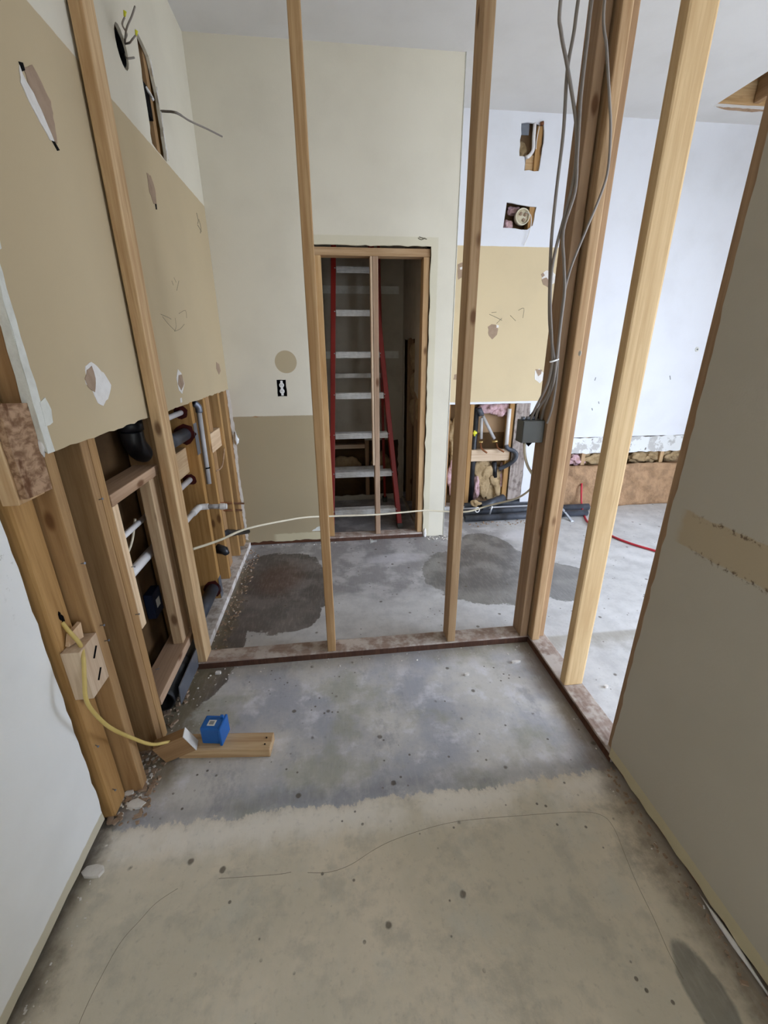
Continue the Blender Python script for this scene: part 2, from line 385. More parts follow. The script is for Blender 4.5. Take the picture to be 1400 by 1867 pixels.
def tube_bm(path, rad, sides=10, bm=None, caps=True, flat=1.0):
    b = bm or bmesh.new(); rings = []
    path = [Vector(p) for p in path]; up = None
    for i, p in enumerate(path):
        t = (path[min(i+1, len(path)-1)]-path[max(i-1, 0)]).normalized()
        if up is None: up = t.orthogonal().normalized()
        up = (up - t*up.dot(t)).normalized(); sd = t.cross(up)
        r = rad[i] if isinstance(rad, (list, tuple)) else rad
        rings.append([b.verts.new(p + up*math.cos(2*math.pi*j/sides)*r + sd*math.sin(2*math.pi*j/sides)*r*flat) for j in range(sides)])
    for a, c_ in zip(rings, rings[1:]):
        for j in range(sides):
            b.faces.new((a[j], a[(j+1) % sides], c_[(j+1) % sides], c_[j]))
    if caps: b.faces.new(rings[0]); b.faces.new(rings[-1])
    return b
def tube(name, pts, rad, m, parent=None, smooth=8, sides=10, flat=1.0):
    path = spline(pts, smooth) if smooth else [Vector(p) for p in pts]
    o3 = path[0].copy()
    me = finish(tube_bm([p-o3 for p in path], rad, sides, flat=flat), name, True)
    return link(name, me, m, parent, o3)
def pipe(name, a, b, rad, m, parent=None, sides=20, hollow=True, wall=.005):
    """straight pipe with an open bore"""
    a = Vector(a); b = Vector(b); d = (b-a).normalized(); u_ = d.orthogonal().normalized(); v_ = d.cross(u_)
    bm = bmesh.new(); R = []
    prof = [(a-a, rad), (b-a, rad), (b-a, rad-wall), (a-a, rad-wall)] if hollow else [(a-a, rad), (b-a, rad)]
    for p, r in prof:
        R.append([bm.verts.new(p+(u_*math.cos(2*math.pi*j/sides)+v_*math.sin(2*math.pi*j/sides))*r) for j in range(sides)])
    n = len(R)
    for i in range(n if hollow else n-1):
        for j in range(sides):
            bm.faces.new((R[i][j], R[i][(j+1) % sides], R[(i+1) % n][(j+1) % sides], R[(i+1) % n][j]))
    if not hollow: bm.faces.new(R[0]); bm.faces.new(R[1])
    me = finish(bm, name)
    for p in me.polygons: p.use_smooth = len(p.vertices) == 4 and abs(p.normal.dot(d)) < .5
    return link(name, me, m, parent, a)
def patch(name, ax, pos, thick, pts, m, parent, seed=0, amp=.004, step=.014):
    return sheet(name, ax, pos, thick, ragged(pts, step, amp, seed), [], m, parent)
def lump(name, cx, cy, cz, sx, sy, sz, m, parent=None, seed=0, sub=3, amp=.35):
    """irregular soft clump"""
    r = random.Random(seed); bm = bmesh.new(); bmesh.ops.create_icosphere(bm, subdivisions=sub, radius=1)
    ph = [(r.uniform(0, 6), r.uniform(0, 6), r.uniform(0, 6), r.uniform(2, 5), r.uniform(2, 5), r.uniform(2, 5)) for _ in range(5)]
    for v in bm.verts:
        d = sum(math.sin(v.co.x*q[3]+q[0])*math.sin(v.co.y*q[4]+q[1])*math.sin(v.co.z*q[5]+q[2]) for q in ph)/2
        f = 1+amp*d+r.uniform(-.04, .04)+.35*amp*mnoise.noise(v.co*4+Vector((seed, 0, 0)))+.25*amp*mnoise.noise(v.co*9+Vector((0, seed, 0)))
        v.co = Vector((v.co.x*sx*f, v.co.y*sy*f, v.co.z*sz*f))
    return link(name, finish(bm, name, True), m, parent, (cx, cy, cz))
def poly3(name, pts, thick, m, parent=None):
    """flat plate through 3D points with thickness along its normal"""
    P_ = [Vector(p) for p in pts]; n = (P_[1]-P_[0]).cross(P_[2]-P_[0]).normalized(); o3 = P_[0].copy()
    bm = bmesh.new(); A = [bm.verts.new(p-o3) for p in P_]; B = [bm.verts.new(p-o3+n*thick) for p in P_]
    bm.faces.new(A); bm.faces.new(B[::-1])
    for i in range(len(P_)):
        j = (i+1) % len(P_); bm.faces.new((A[i], A[j], B[j], B[i]))
    return link(name, finish(bm, name), m, parent, o3)

# ------------------------------------------------------------------ structure
LX, FX = -.688, -.703            # left wall: drywall face, stud face
NX = -.770                       # near part of the left wall
CY, KY = 3.07, 3.64              # closet front wall, far wall of the big room
RX = .937                        # hall right wall face
tag(box('floor', -1.0, EAST+.1, REAR-.1, 4.3, -.10, 0, 'floor'), kind='structure')
tag(box('ground', EAST+.1, EAST+9, -9, 9, -.30, -.12, 'concrete_out'), kind='structure')  # unseen slab outside, added to block sky light from below
ceil_hole = [(2.712, 2.75), (3.55, 2.75), (3.55, 3.435), (2.712, 3.435)]
ceiling = tag(sheet('ceiling', 2, CEIL, .016, rect(-1.0, EAST+.1, REAR-.1, 4.3), [ragged(ceil_hole, .05, .002, 3)], 'ceiling', origin=(0, 0, CEIL)), kind='structure')
stick('joist', 2.66, 3.6, 3.42, 3.46, CEIL+.017, CEIL+.24, 'pine', ceiling)
stick('joist', 2.66, 3.6, 2.72, 2.76, CEIL+.017, CEIL+.24, 'pine_brown', ceiling)
stick('joist', 2.99, 3.03, 2.77, 3.41, CEIL+.017, CEIL+.2, 'pine_brown', ceiling)
sheet('torn_paper', 2, CEIL-.0015, .0012, ragged([(2.735, 3.437), (3.40, 3.437), (3.38, 3.462), (3.10, 3.458), (3.05, 3.475), (2.86, 3.468), (2.78, 3.452)], .03, .004, 8), [], 'pine_pink', ceiling)

flo = bpy.data.objects['floor']
for n_, pts in enumerate(([(-.382, .813), (-.228, .804), (-.18, .803)], [(-.13, .795), (-.071, .789), (-.008, .802), (.06, .828), (.129, .853), (.25, .871), (.363, .881), (.55, .875), (.724, .863), (.80, .845), (.815, .80), (.80, .72), (.785, .656), (.777, .58), (.769, .512), (.764, .463)], [(-.49, .80), (-.538, .774), (-.57, .735), (-.596, .695), (-.616, .627), (-.626, .574), (-.63, .5)])):
    tube('hairline_crack', [(p[0]+random.uniform(-.003, .003), p[1]+random.uniform(-.003, .003), -.0002) for p in pts], .0007, 'crack', flo, 5, 5)
# left wall -----------------------------------------------------------------
slot = ragged([(2.285, 2.21), (2.455, 2.205), (2.47, 2.33), (2.46, 2.45), (2.42, 2.55), (2.30, 2.575)], .03, .006, 4)
ch = [(2.112+.050*math.cos(a*math.pi/8), 2.425+.062*math.sin(a*math.pi/8)) for a in range(16)]
up_outer = [(1.108, 1.172), (3.069, 1.165), (3.069, CEIL), (1.108, CEIL)]
up_outer = ragged(up_outer[:2], .03, .003, 11, False) + [up_outer[1], up_outer[2], up_outer[3]]
wall_left = tag(sheet('wall_left', 0, LX, -.0125, up_outer, [slot, ch], 'wall_left', origin=(LX, 1.108, 1.172)), kind='structure')
near_outer = [(REAR, .010), (1.005, .030), (1.015, CEIL), (REAR, CEIL)]
near_outer = ragged(near_outer[:2], .05, .004, 21, False) + ragged(near_outer[1:3], .04, .003, 22, False) + [near_outer[2], near_outer[3]]
sheet('drywall', 0, NX, -.0125, near_outer, [], 'wall_near', wall_left)
sheet('backing_board', 0, -.850, -.012, rect(REAR, 4.25, 0, CEIL+.3), [], 'cavity', wall_left)
# corner bead and its return on the near edge of the upper board
sheet('corner_bead', 1, 1.100, .0075, ragged([(-.709, 1.20), (LX+.001, 1.172), (LX+.001, CEIL), (-.709, CEIL)], .05, .0025, 5), [], 'mud', wall_left)
sheet('bead_skim', 0, LX+.0012, -.0012, ragged([(1.100, 1.172), (1.128, 1.172), (1.122, 1.5), (1.124, 2.0), (1.121, CEIL), (1.100, CEIL)], .03, .003, 6), [], 'mud', wall_left)
patch('skim_patch', 0, LX+.002, -.002, [(1.120, 1.235), (1.150, 1.24), (1.157, 1.27), (1.146, 1.30), (1.122, 1.29)], 'mud', wall_left, 3)
patch('skim_patch', 0, LX+.002, -.002, [(1.12, 1.60), (1.14, 1.61), (1.139, 1.66), (1.12, 1.68)], 'mud', wall_left, 4)
lump('torn_gypsum', -.706, 1.101, 1.185, .016, .008, .022, 'gyp', wall_left, 5, 2)
# studs
st1 = stick('stud', -.842, -.752, 1.026, 1.102, .002, CEIL-.04, 'pine_gold', wall_left, .010)
stick('stud', -.842, FX, 1.110, 1.150, .002, 2.9, 'pine_gold', wall_left, .004)
stick('stud', -.842, FX, 1.269, 1.3055, .002, 2.9, 'pine_gold', wall_left)
stick('stud', -.842, FX, 1.309, 1.349, .002, 2.9, 'pine_gold', wall_left)
stick('trimmer', -.792, FX+.001, 1.351, 1.388, .485, .944, 'pine_light', wall_left)
stick('header', -.792, FX+.003, 1.351, 1.745, .945, .984, 'pine_pink', wall_left)
stick('cripple_stud', -.756, -.714, 1.672, 1.765, .176, .944, 'pine', wall_left)
stick('raised_plate', -.796, -.700, 1.351, 1.80, .137, .175, 'pine_pink', wall_left)
stick('stud', -.842, FX, 1.830, 1.868, .039, 2.9, 'pine_gold', wall_left)
s6 = stick('stud', -.842, FX, 2.268, 2.312, .039, 2.9, 'pine_gold', wall_left)
stick('stud', -.842, FX, 2.500, 2.543, .039, 2.9, 'pine_gold', wall_left)
stick('stud', -.80, FX-.03, 2.66, 2.735, .039, 2.9, 'pine_brown', wall_left)
stick('stud', -.842, FX, 2.83, 2.872, .039, 2.9, 'pine_gold', wall_left)
stick('stud', -.842, FX, 2.99, 3.069, .039, 2.9, 'pine_gold', wall_left)
stick('blocking', -.842, -.757, 1.869, 2.267, .812, .942, 'pine', wall_left)
stick('blocking', -.79, -.718, 2.60, 2.829, .835, .95, 'pine_light', wall_left)
stick('bottom_plate', -.842, -.668, 1.812, 3.06, 0, .038, 'plate_white', wall_left)
sheet('nail_plate', 0, FX+.0018, -.0016, rect(2.266, 2.318, .90, 1.06), [], 'steel_dull', wall_left)
sheet('nail_plate', 0, FX+.0018, -.0016, rect(2.266, 2.316, .04, .17), [], 'steel_dull', wall_left)
# OSB scrap on its block, wooden box block lower down
stick('block', -.752, -.716, 1.000, 1.095, 1.075, 1.285, 'pine', wall_left)
sheet('osb_scrap', 0, -.700, -.0155, ragged([(1.008, 1.088), (1.100, 1.084), (1.101, 1.292), (1.02, 1.300), (1.008, 1.29)], .04, .002, 9), [], 'osb', wall_left)
bb = stick('block', -.751, -.702, 1.020, 1.1085, .492, .650, 'pine_light', wall_left, .002)
for zz, yy in ((.605, 1.078), (.535, 1.070)):
    tube('staple', [(-.7005, yy-.012, zz-.012), (-.7005, yy+.012, zz+.013)], .0025, 'black', bb, 0, 6)
poly3('wood_splinter', [(-.749, 1.045, .655), (-.735, 1.09, .653), (-.733, 1.093, .70), (-.747, 1.060, .685)], .012, 'pine_light', st1)
for n_, (yy, zz) in enumerate(((1.064, .74), (1.071, .725))):
    lump('wire_hole', -.7515, yy, zz, .003, .006, .016, 'black', st1, n_, 1, .1)
# nails proud of the studs
def nail(p, d, parent, L=.012):
    p = Vector(p); d = Vector(d).normalized()
    b = tube_bm([Vector((0, 0, 0)), d*L], .0013, 6); tube_bm([d*L, d*(L+.0012)], .0035, 8, b)
    return link('nail', finish(b, 'nail'), 'steel_dull', parent, p)
for p, d in (((FX, 1.135, .655), (1, -.2, .1)), ((FX, 1.135, .60), (1, 0, .1)), ((FX, 1.13, .86), (1, -.3, .2)), ((FX, 1.29, .99), (1, -.2, .3)), ((-.752, 1.04, .30), (1, -.6, 0)), ((-.752, 1.05, .10), (1, -.5, 0)), ((FX, 1.375, .72), (1, 0, 0)), ((FX, 1.37, .29), (1, .3, .1)), ((FX, 1.33, .56), (1, .1, 0))):
    nail(p, d, wall_left)
# primer stains round the holes in the stud behind the pipes
def face_blob(cx, cz, rx, rz, y_, seed, m='primer', parent=None, thick=.0012):
    r = random.Random(seed); n = 16
    pts = [(cx+math.cos(2*math.pi*i/n)*rx*r.uniform(.86, 1.12), cz+math.sin(2*math.pi*i/n)*rz*r.uniform(.86, 1.12)) for i in range(n)]
    return sheet('primer_stain', 1, y_, thick, pts, [], m, parent)
face_blob(-.752, 1.118, .035, .034, 2.2665, 1, parent=s6)
face_blob(-.750, 1.010, .052, .052, 2.2665, 2, parent=s6)
face_blob(-.764, .770, .034, .030, 2.2665, 3, parent=s6)
face_blob(-.742, .105, .050, .055, 2.2665, 4, parent=s6)
# damage in the beige board
def wp(x, y): v = at(x, y, 0, LX); return (v.y, v.z)
def px_patch(name, pts, m, seed, d=.0015, amp=.003):
    return patch(name, 0, LX+d, -d+.0002, [wp(*p) for p in pts], m, wall_left, seed, amp, .012)
px_patch('torn_patch', [(40, 120), (58, 118), (75, 150), (92, 185), (100, 235), (104, 262), (96, 255), (78, 215), (50, 150)], 'paper', 31, .0012)
px_patch('torn_patch', [(34, 118), (40, 135), (60, 170), (80, 215), (98, 258), (90, 255), (60, 200), (36, 150)], 'gyp', 32, .0022, .002)
px_patch('torn_crack', [(84, 238), (92, 246), (108, 274), (104, 275)], 'black', 33, .0018, .001)
px_patch('torn_patch', [(33, 112), (40, 114), (44, 128), (39, 130)], 'black', 34, .0026, .002)
px_patch('torn_patch', [(155, 668), (166, 660), (180, 672), (192, 685), (202, 702), (198, 722), (188, 740), (178, 735), (168, 712), (156, 700)], 'gyp', 35, .0012)
px_patch('torn_patch', [(157, 675), (166, 667), (173, 690), (172, 715), (160, 706), (154, 690)], 'paper', 36, .0022, .002)
px_patch('torn_patch', [(267, 315), (274, 320), (282, 345), (285, 372), (280, 372), (272, 350)], 'paper', 37)
px_patch('torn_crack', [(282, 370), (285, 372), (286, 382), (284, 382)], 'black', 38, .0012, .0005)
px_patch('torn_patch', [(324, 673), (330, 680), (336, 700), (332, 718), (326, 712), (321, 690)], 'gyp', 39, .0012, .002)
px_patch('torn_patch', [(325, 684), (331, 683), (335, 700), (330, 712), (324, 700)], 'paper', 40, .0020, .001)
px_patch('torn_patch', [(394, 660), (399, 664), (402, 676), (399, 683), (394, 672)], 'paper', 41, .0012, .001)
px_patch('torn_patch', [(329, 735), (332, 733), (331, 725), (328, 726)], 'gyp', 42, .0012, .001)
for n_, pts in enumerate([[(358, 388), (361, 402), (360, 408)], [(362, 400), (366, 415), (365, 425)], [(360, 410), (367, 422)]]):
    tube('scratch', [at(*p, 0, LX) for p in pts], .0022, 'pencil', wall_left, 3, 5)
for n_, pts in enumerate([[(293, 573), (305, 578), (312, 582)], [(296, 577), (306, 590), (318, 602)], [(318, 604), (321, 595), (319, 580)], [(318, 604), (328, 600), (336, 591)], [(326, 572), (338, 566), (340, 580)], [(317, 506), (321, 515)], [(326, 512), (322, 530)], [(313, 512), (316, 520)]]):
    tube('pencil_line', [at(*p, 0, LX) for p in pts], .0011, 'pencil', wall_left, 3, 5)
# far corner: torn gypsum edge
sheet('torn_gypsum', 1, CY-.0015, .0013, ragged([(-.7025, .06), (-.682, .05), (-.686, .5), (-.680, .9), (-.684, 1.16), (-.7025, 1.16)], .02, .0035, 52), [], 'gyp', wall_left)
lump('mesh_tape', -.676, 3.058, .83, .013, .007, .040, 'white_plastic', wall_left, 77, 2, .7)

# closet front wall ------------------------------------------------------------
DO = (-.075, .676, 2.022)       # opening
outlet_hole = ragged(rect(-.366, -.303, 1.112, 1.222), .02, .002, 2)
cw = [(-.702, .030), (DO[0], .030), (DO[0], DO[2]), (DO[1], DO[2]), (DO[1], .004), (.846, .004), (.846, CEIL), (-.702, CEIL)]
cw = ragged(cw[:2], .03, .006, 71, False) + ragged(cw[1:3], .05, .002, 72, False) + ragged(cw[2:4], .03, .004, 73, False) + ragged(cw[3:5], .05, .004, 74, False) + ragged(cw[4:6], .03, .004, 75, False) + [cw[5], cw[6], cw[7]]
wall_center = tag(sheet('wall_center', 1, CY, .0125, cw, [outlet_hole], 'wall_center', origin=(.846, CY, 0)), kind='structure')
sheet('side_return', 0, .8455, -.012, rect(CY+.013, KY, .004, CEIL), [], 'wall_plain', wall_center)
stick('bottom_plate', LX, DO[0], CY+.014, CY+.10, 0, .028, 'plate_dark', wall_center)
tube('corner_bead', [(.8435, CY-.0006, .01), (.8435, CY-.0006, CEIL)], .003, 'mud', wall_center, 0, 8)
for n_, pts in enumerate([[(762, 434), (768, 437), (775, 434)], [(764, 432), (770, 434), (778, 436)]]):
    tube('scratch', [at(*p, 1, CY) for p in pts], .003, 'pencil', wall_center, 3, 5)
patch('torn_patch', 1, CY-.0012, .001, [(-.56, .978), (-.52, .974), (-.50, .981), (-.53, .985)], 'pine_brown', wall_center, 6, .002)
patch('skim_patch', 1, CY-.0015, .0013, [(-.20, .10), (-.08, .10), (-.08, .135), (-.16, .13)], 'mud', wall_center, 16, .006)
lump('torn_gypsum', .69, CY-.004, .03, .012, .008, .04, 'gyp', wall_center, 3, 2, .5)
door_1 = tag(empty('door_1', (.32, CY+.05, 0)), kind='structure')
stick('header', DO[0], DO[1], CY+.016, CY+.10, 1.966, 2.012, 'pine_red', door_1)
stick('jamb_stud', DO[0], -.026, CY+.016, CY+.10, .039, 1.965, 'pine_red', door_1)
stick('jamb_stud', .632, .672, CY+.012, CY+.10, .039, 1.965, 'pine_red', door_1)
stick('center_stud', .300, .336, CY+.012, CY+.098, .039, 1.965, 'pine_pink', door_1)
stick('center_stud', .284, .299, CY+.014, CY+.070, .60, 1.965, 'pine_light', door_1)
thr = stick('threshold_plate', DO[0], .672, CY+.002, CY+.09, 0, .038, 'plate_dusty', door_1)
box('threshold_face', DO[0], .672, CY-.003, CY+.0015, 0, .026, 'plate_dark', door_1)
# closet interior
cr_hole = ragged([(3.30, .03), (4.02, .03), (4.02, 1.50), (3.48, 1.49), (3.47, 1.10), (3.30, 1.05)], .05, .01, 81)
wcr = tag(sheet('wall_closet_right', 0, .660, .0125, rect(CY+.1, 4.12, 0, CEIL), [cr_hole], 'wall_closet', origin=(.66, CY+.1, 0)), kind='structure')
sheet('cavity_back', 0, .745, .01, rect(3.25, 4.04, 0, 1.6), [], 'cavity', wcr)
for yy in (3.32, 3.60, 3.95): stick('stud', .690, .744, yy, yy+.038, 0, 1.6, 'pine_brown', wcr)
for n_, (yy, zz, r_) in enumerate(((3.80, 1.36, .09), (3.78, 1.12, .08), (3.80, .9, .09), (3.52, .95, .09), (3.54, 1.3, .07))): lump('insulation', .725, yy, zz, .045, .075, r_*1.3, 'tan_ins', wcr, 90+n_, 3, .3)
cb_hole = ragged([(-.20, .05), (.62, .05), (.62, .60), (.30, .60), (.30, .655), (-.20, .655)], .05, .008, 83)
wcb = tag(sheet('wall_closet_rear', 1, 4.05, .0125, rect(-.35, .66, 0, CEIL), [cb_hole], 'wall_closet', origin=(-.35, 4.05, 0)), kind='structure')
sheet('cavity_back', 1, 4.15, .01, rect(-.35, .66, 0, .75), [], 'cavity', wcb)
for xx in (-.08, .30): stick('stud', xx, xx+.038, 4.063, 4.149, 0, .74, 'pine_brown', wcb)
stick('blocking', -.04, .298, 4.063, 4.149, .52, .558, 'pine_light', wcb)
lump('insulation', .12, 4.11, .33, .13, .03, .10, 'tan_ins', wcb, 95)
lump('insulation', .46, 4.11, .33, .10, .03, .13, 'tan_ins', wcb, 96)
# shelf cleat marks left on the rear wall
for zz in (1.34, 1.86): box('cleat_shadow', -.3, .62, 4.046, 4.0495, zz, zz+.06, 'mud', wcb)
wcl = tag(box('wall_closet_left', -.36, -.35, CY+.1, 4.05, 0, CEIL, 'wall_closet'), kind='structure')

# far wall of the big room --------------------------------------------------------
def kp(x, y): v = at(x, y, 1, KY); return (v.x, v.z)
h1 = [(1.425, 2.905), (1.475, 2.912), (1.53, 2.908), (1.592, 2.905), (1.606, 2.80), (1.590, 2.632), (1.478, 2.630), (1.470, 2.715), (1.432, 2.715)]
h2 = [(1.352, 2.270), (1.545, 2.262), (1.585, 2.29), (1.602, 2.410), (1.50, 2.418), (1.365, 2.434)]
lowh = [(.93, .03), (1.735, .03), (1.735, .966), (.93, .971)]
far_outer = [(.846, 0), (2.05, .0), (2.05, .650), (EAST, .648), (EAST, CEIL), (.846, CEIL)]
wall_far = tag(sheet('wall_far', 1, KY, .0125, far_outer, [ragged(h1, .03, .005, 1), ragged(h2, .04, .003, 2), ragged(lowh, .04, .003, 3)], 'wall_far', origin=(EAST, KY, 0)), kind='structure')
sheet('ripped_drywall', 1, KY+.004, .010, ragged([(2.052, .497), (EAST, .497), (EAST, .642), (2.052, .645)], .04, .006, 5), [], 'wall_rip', wall_far)
sheet('backing_board', 1, KY+.105, .012, rect(.846, EAST, 0, CEIL), [], 'tan_back', wall_far)
for xx, ww, mm in ((1.193, .037, 'pine_gold'), (1.553, .045, 'pine_gold'), (2.30, .038, 'pine'), (2.70, .038, 'pine'), (3.10, .038, 'pine'), (3.5, .038, 'pine'), (3.9, .038, 'pine')):
    stick('stud', xx, xx+ww, KY+.0135, KY+.103, .04, 2.9, mm, wall_far)
stick('bottom_plate', .86, EAST, KY+.0135, KY+.103, 0, .039, 'plate_dusty', wall_far)
stick('weathered_board', 1.605, 1.733, KY-.001, KY+.013, .08, .965, 'grey_board', wall_far)
stick('ledger', 1.228, 1.585, KY+.006, KY+.046, .458, .562, 'pine_light', wall_far)
box('dark_backing', 1.232, 1.552, KY+.088, KY+.103, .56, .70, 'cavity', wall_far)
sheet('cavity_side', 1, KY+.095, .008, rect(.90, 1.19, .04, .97), [], 'cavity', wall_far)
stick('stud', .98, 1.018, KY+.0135, KY+.094, .04, .97, 'pine_brown', wall_far)
for n_, (x_, z_) in enumerate(((2.99, 1.40), (2.08, 1.50))):
    o = link('screw_anchor', finish(tube_bm([(0, 0, 0), (0, -.004, 0)], [.020, .016], 14), 'screw_anchor', True), 'mud', wall_far, (x_+(.22 if n_ == 0 else 0), KY, z_))
    link('screw', finish(tube_bm([(0, -.0035, 0), (0, -.006, 0)], .007, 10), 'screw', True), 'steel_dull', o, (x_+(.22 if n_ == 0 else 0), KY, z_))
for n_, (a, b) in enumerate((((1086, 688), (1084, 694)), ((1091, 732), (1092, 736)), ((1079, 744), (1080, 748)), ((1221, 685), (1222, 692)))):
    tube('scuff', [at(*a, 1, KY), at(*b, 1, KY)], .004, 'label_grey', wall_far, 0, 5)
def kpatch(pts, m, seed, d=.0013, amp=.004): return patch('torn_patch', 1, KY-d, d-.0002, [kp(*p) for p in pts], m, wall_far, seed, amp, .02)
kpatch([(986, 500), (996, 493), (1008, 496), (1015, 505), (1012, 515), (1000, 524), (990, 518)], 'gyp', 61)
kpatch([(987, 510), (996, 506), (1004, 514), (1000, 525), (990, 519)], 'paper', 62, .0022)
kpatch([(986, 500), (990, 497), (993, 502), (988, 506)], 'paper', 63, .0022, .002)
kpatch([(889, 596), (896, 591), (904, 592), (908, 600), (906, 610), (897, 619), (891, 612)], 'paper', 64)
kpatch([(905, 592), (909, 593), (909, 597), (905, 598)], 'gyp', 65, .0022, .002)
kpatch([(975, 676), (983, 672), (991, 680), (992, 690), (984, 699), (975, 692)], 'gyp', 66)
kpatch([(976, 673), (988, 674), (986, 682), (981, 686)], 'paper', 67, .0022, .002)
kpatch([(828, 683), (840, 681), (840, 691), (826, 692)], 'paper', 68)
kpatch([(834, 482), (845, 478), (843, 505), (835, 510)], 'paper', 69)
kpatch([(838, 488), (843, 486), (843, 491), (839, 492)], 'gyp', 70, .0022, .002)
for pts in ([(892, 573), (903, 578), (915, 584)], [(896, 570), (905, 569)], [(915, 580), (905, 590)], [(945, 566), (955, 562), (953, 580)], [(930, 575), (940, 585)]):
    tube('pencil_line', [at(*p, 1, KY) for p in pts], .0018, 'pencil', wall_far, 3, 5)
# wood seen inside the upper cut-out
stick('blocking', 1.49, 1.62, KY+.03, KY+.10, 2.62, 2.735, 'pine', wall_far)
box('metal_plate', 1.40, 1.495, KY+.02, KY+.024, 2.845, 2.93, 'steel_dull', wall_far)
box('metal_plate', 1.465, 1.49, KY+.02, KY+.024, 2.62, 2.72, 'steel_dull', wall_far)
box('dark_backing', 1.33, 1.62, KY+.085, KY+.103, 2.24, 2.60, 'cavity', wall_far)
lump('insulation', 1.455, KY+.07, 2.77, .05, .025, .06, 'tan_ins', wall_far, 14)
lump('insulation', 1.40, KY+.06, 2.30, .045, .03, .035, 'pink', wall_far, 15)
lump('insulation', 1.45, KY+.075, 2.40, .05, .02, .03, 'pink', wall_far, 16)

# east and rear walls (behind / beside the photographer) with their openings
wall_east = tag(sheet('wall_east', 0, EAST, .12, rect(REAR-.12, 4.37, 0, CEIL+.3), [rect(*PD)], 'wall_plain', origin=(EAST, REAR, 0)), kind='structure')
wall_rear = tag(sheet('wall_rear', 1, REAR, -.12, rect(-.98, EAST, 0, CEIL+.3), [rect(*RW)], 'wall_plain', origin=(EAST, REAR, 0)), kind='structure')
tag(sheet('wall_outer', 1, 4.25, .12, rect(-.98, EAST, 0, CEIL+.3), [], 'cavity', origin=(EAST, 4.25, 0)), kind='structure')  # unseen wall added to stop sky light leaking in behind the closet
tag(box('roof_deck', -1.0, EAST+.12, REAR-.12, 4.37, CEIL+.3, CEIL+.36, 'cavity'), kind='structure')  # unseen deck added to keep sky light out of the ceiling hole
door_2 = tag(empty('door_2', (EAST+.06, PD[0], PD[2])), kind='structure')
for a, b in ((PD[0], PD[0]+.05), ((PD[0]+PD[1])/2-.03, (PD[0]+PD[1])/2+.03), (PD[1]-.05, PD[1])): box('stile', EAST+.03, EAST+.09, a, b, PD[2], PD[3], 'white_plastic', door_2, .004)
for a, b in ((PD[2], PD[2]+.06), (PD[3]-.05, PD[3])): box('rail', EAST+.031, EAST+.089, PD[0]+.051, PD[1]-.051, a, b, 'white_plastic', door_2, .004)
for n_, W in ((1, RW),):
    wn = tag(empty('window_%d' % n_, (W[0], REAR-.06, W[2])), kind='structure')
    for a, b in ((W[0], W[0]+.05), ((W[0]+W[1])/2-.02, (W[0]+W[1])/2+.02), (W[1]-.05, W[1])): box('stile', a, b, REAR-.09, REAR-.03, W[2], W[3], 'white_plastic', wn, .004)
    for a, b in ((W[2], W[2]+.05), (W[3]-.05, W[3])): box('rail', W[0]+.051, W[1]-.051, REAR-.089, REAR-.031, a, b, 'white_plastic', wn, .004)

# hall right wall --------------------------------------------------------------
RY0 = -.35
ro = [(RY0, .022), (1.022, .022), (1.006, CEIL), (RY0, CEIL)]
ro = ragged(ro[:2], .04, .005, 41, False) + ragged(ro[1:3], .035, .0035, 42, False) + [ro[2], ro[3]]
wall_right = tag(sheet('wall_right', 0, RX, .0125, ro, [], 'wall_right', origin=(RX, RY0, 0)), kind='structure')
sheet('drywall', 0, 1.053, -.0125, rect(RY0, 1.04, .02, CEIL), [], 'wall_plain', wall_right)
sheet('end_cap', 1, RY0-.012, .0115, rect(RX, 1.053, .02, CEIL), [], 'wall_plain', wall_right)
stick('bottom_plate', .9505, 1.04, RY0, 1.012, 0, .020, 'plate_dark', wall_right)
stick('stud', .9505, 1.04, .5, .538, .022, CEIL-.08, 'pine', wall_right)
lump('torn_paper', .932, .50, .012, .006, .10, .006, 'gyp', wall_right, 18, 2, .6)

# ------------------------------------------------------------------ framing of the two open partitions
PY = 1.705
part = tag(empty('partition_frame', (.14, PY+.045, 0)), 'open timber stud partition across the hall, no drywall left on it', 'stud wall')
pl = stick('sill_plate', -.690, .9385, PY, PY+.089, .0, .038, 'plate_dusty', part)
box('sill_face', -.690, .9385, PY-.0012, PY-.0002, .0, .030, 'plate_dark', part)
stick('stud', -.680, -.641, PY, PY+.089, .0385, 2.885, 'pine', part, .004)
stick('stud', -.076, -.037, PY, PY+.089, .0385, 2.885, 'pine_red', part, .004)
stick('stud', .517, .556, PY, PY+.089, .0385, 2.885, 'pine_red', part, .004)
g1 = stick('stud', .894, .932, PY-.003, PY+.089, .0385, 2.885, 'pine_brown', part, .004)
stick('top_plate', -.690, .9385, PY, PY+.089, 2.886, 2.926, 'pine', part)
stick('top_plate', -.690, .9385, PY, PY+.089, 2.928, 2.968, 'pine', part)
def bolt(p, parent, h=.03):
    b = tube_bm([(0, 0, 0), (0, 0, .004)], .013, 12); tube_bm([(0, 0, .004), (0, 0, .013)], .009, 6, b); tube_bm([(0, 0, .013), (0, 0, h)], .0055, 10, b)
    return link('anchor_bolt', finish(b, 'anchor_bolt'), 'steel', parent, p)
for px_, py_ in ((455, 1190), (674, 1165), (911, 1148)):
    v = at(px_, py_, 2, .045); bolt((v.x, PY+.045, .038), pl)
tube('nail_strip', [at(893, 1146, 2, .04), at(915, 1143, 2, .042), at(936, 1136, 2, .05)], .002, 'steel_dull', pl, 4, 6)

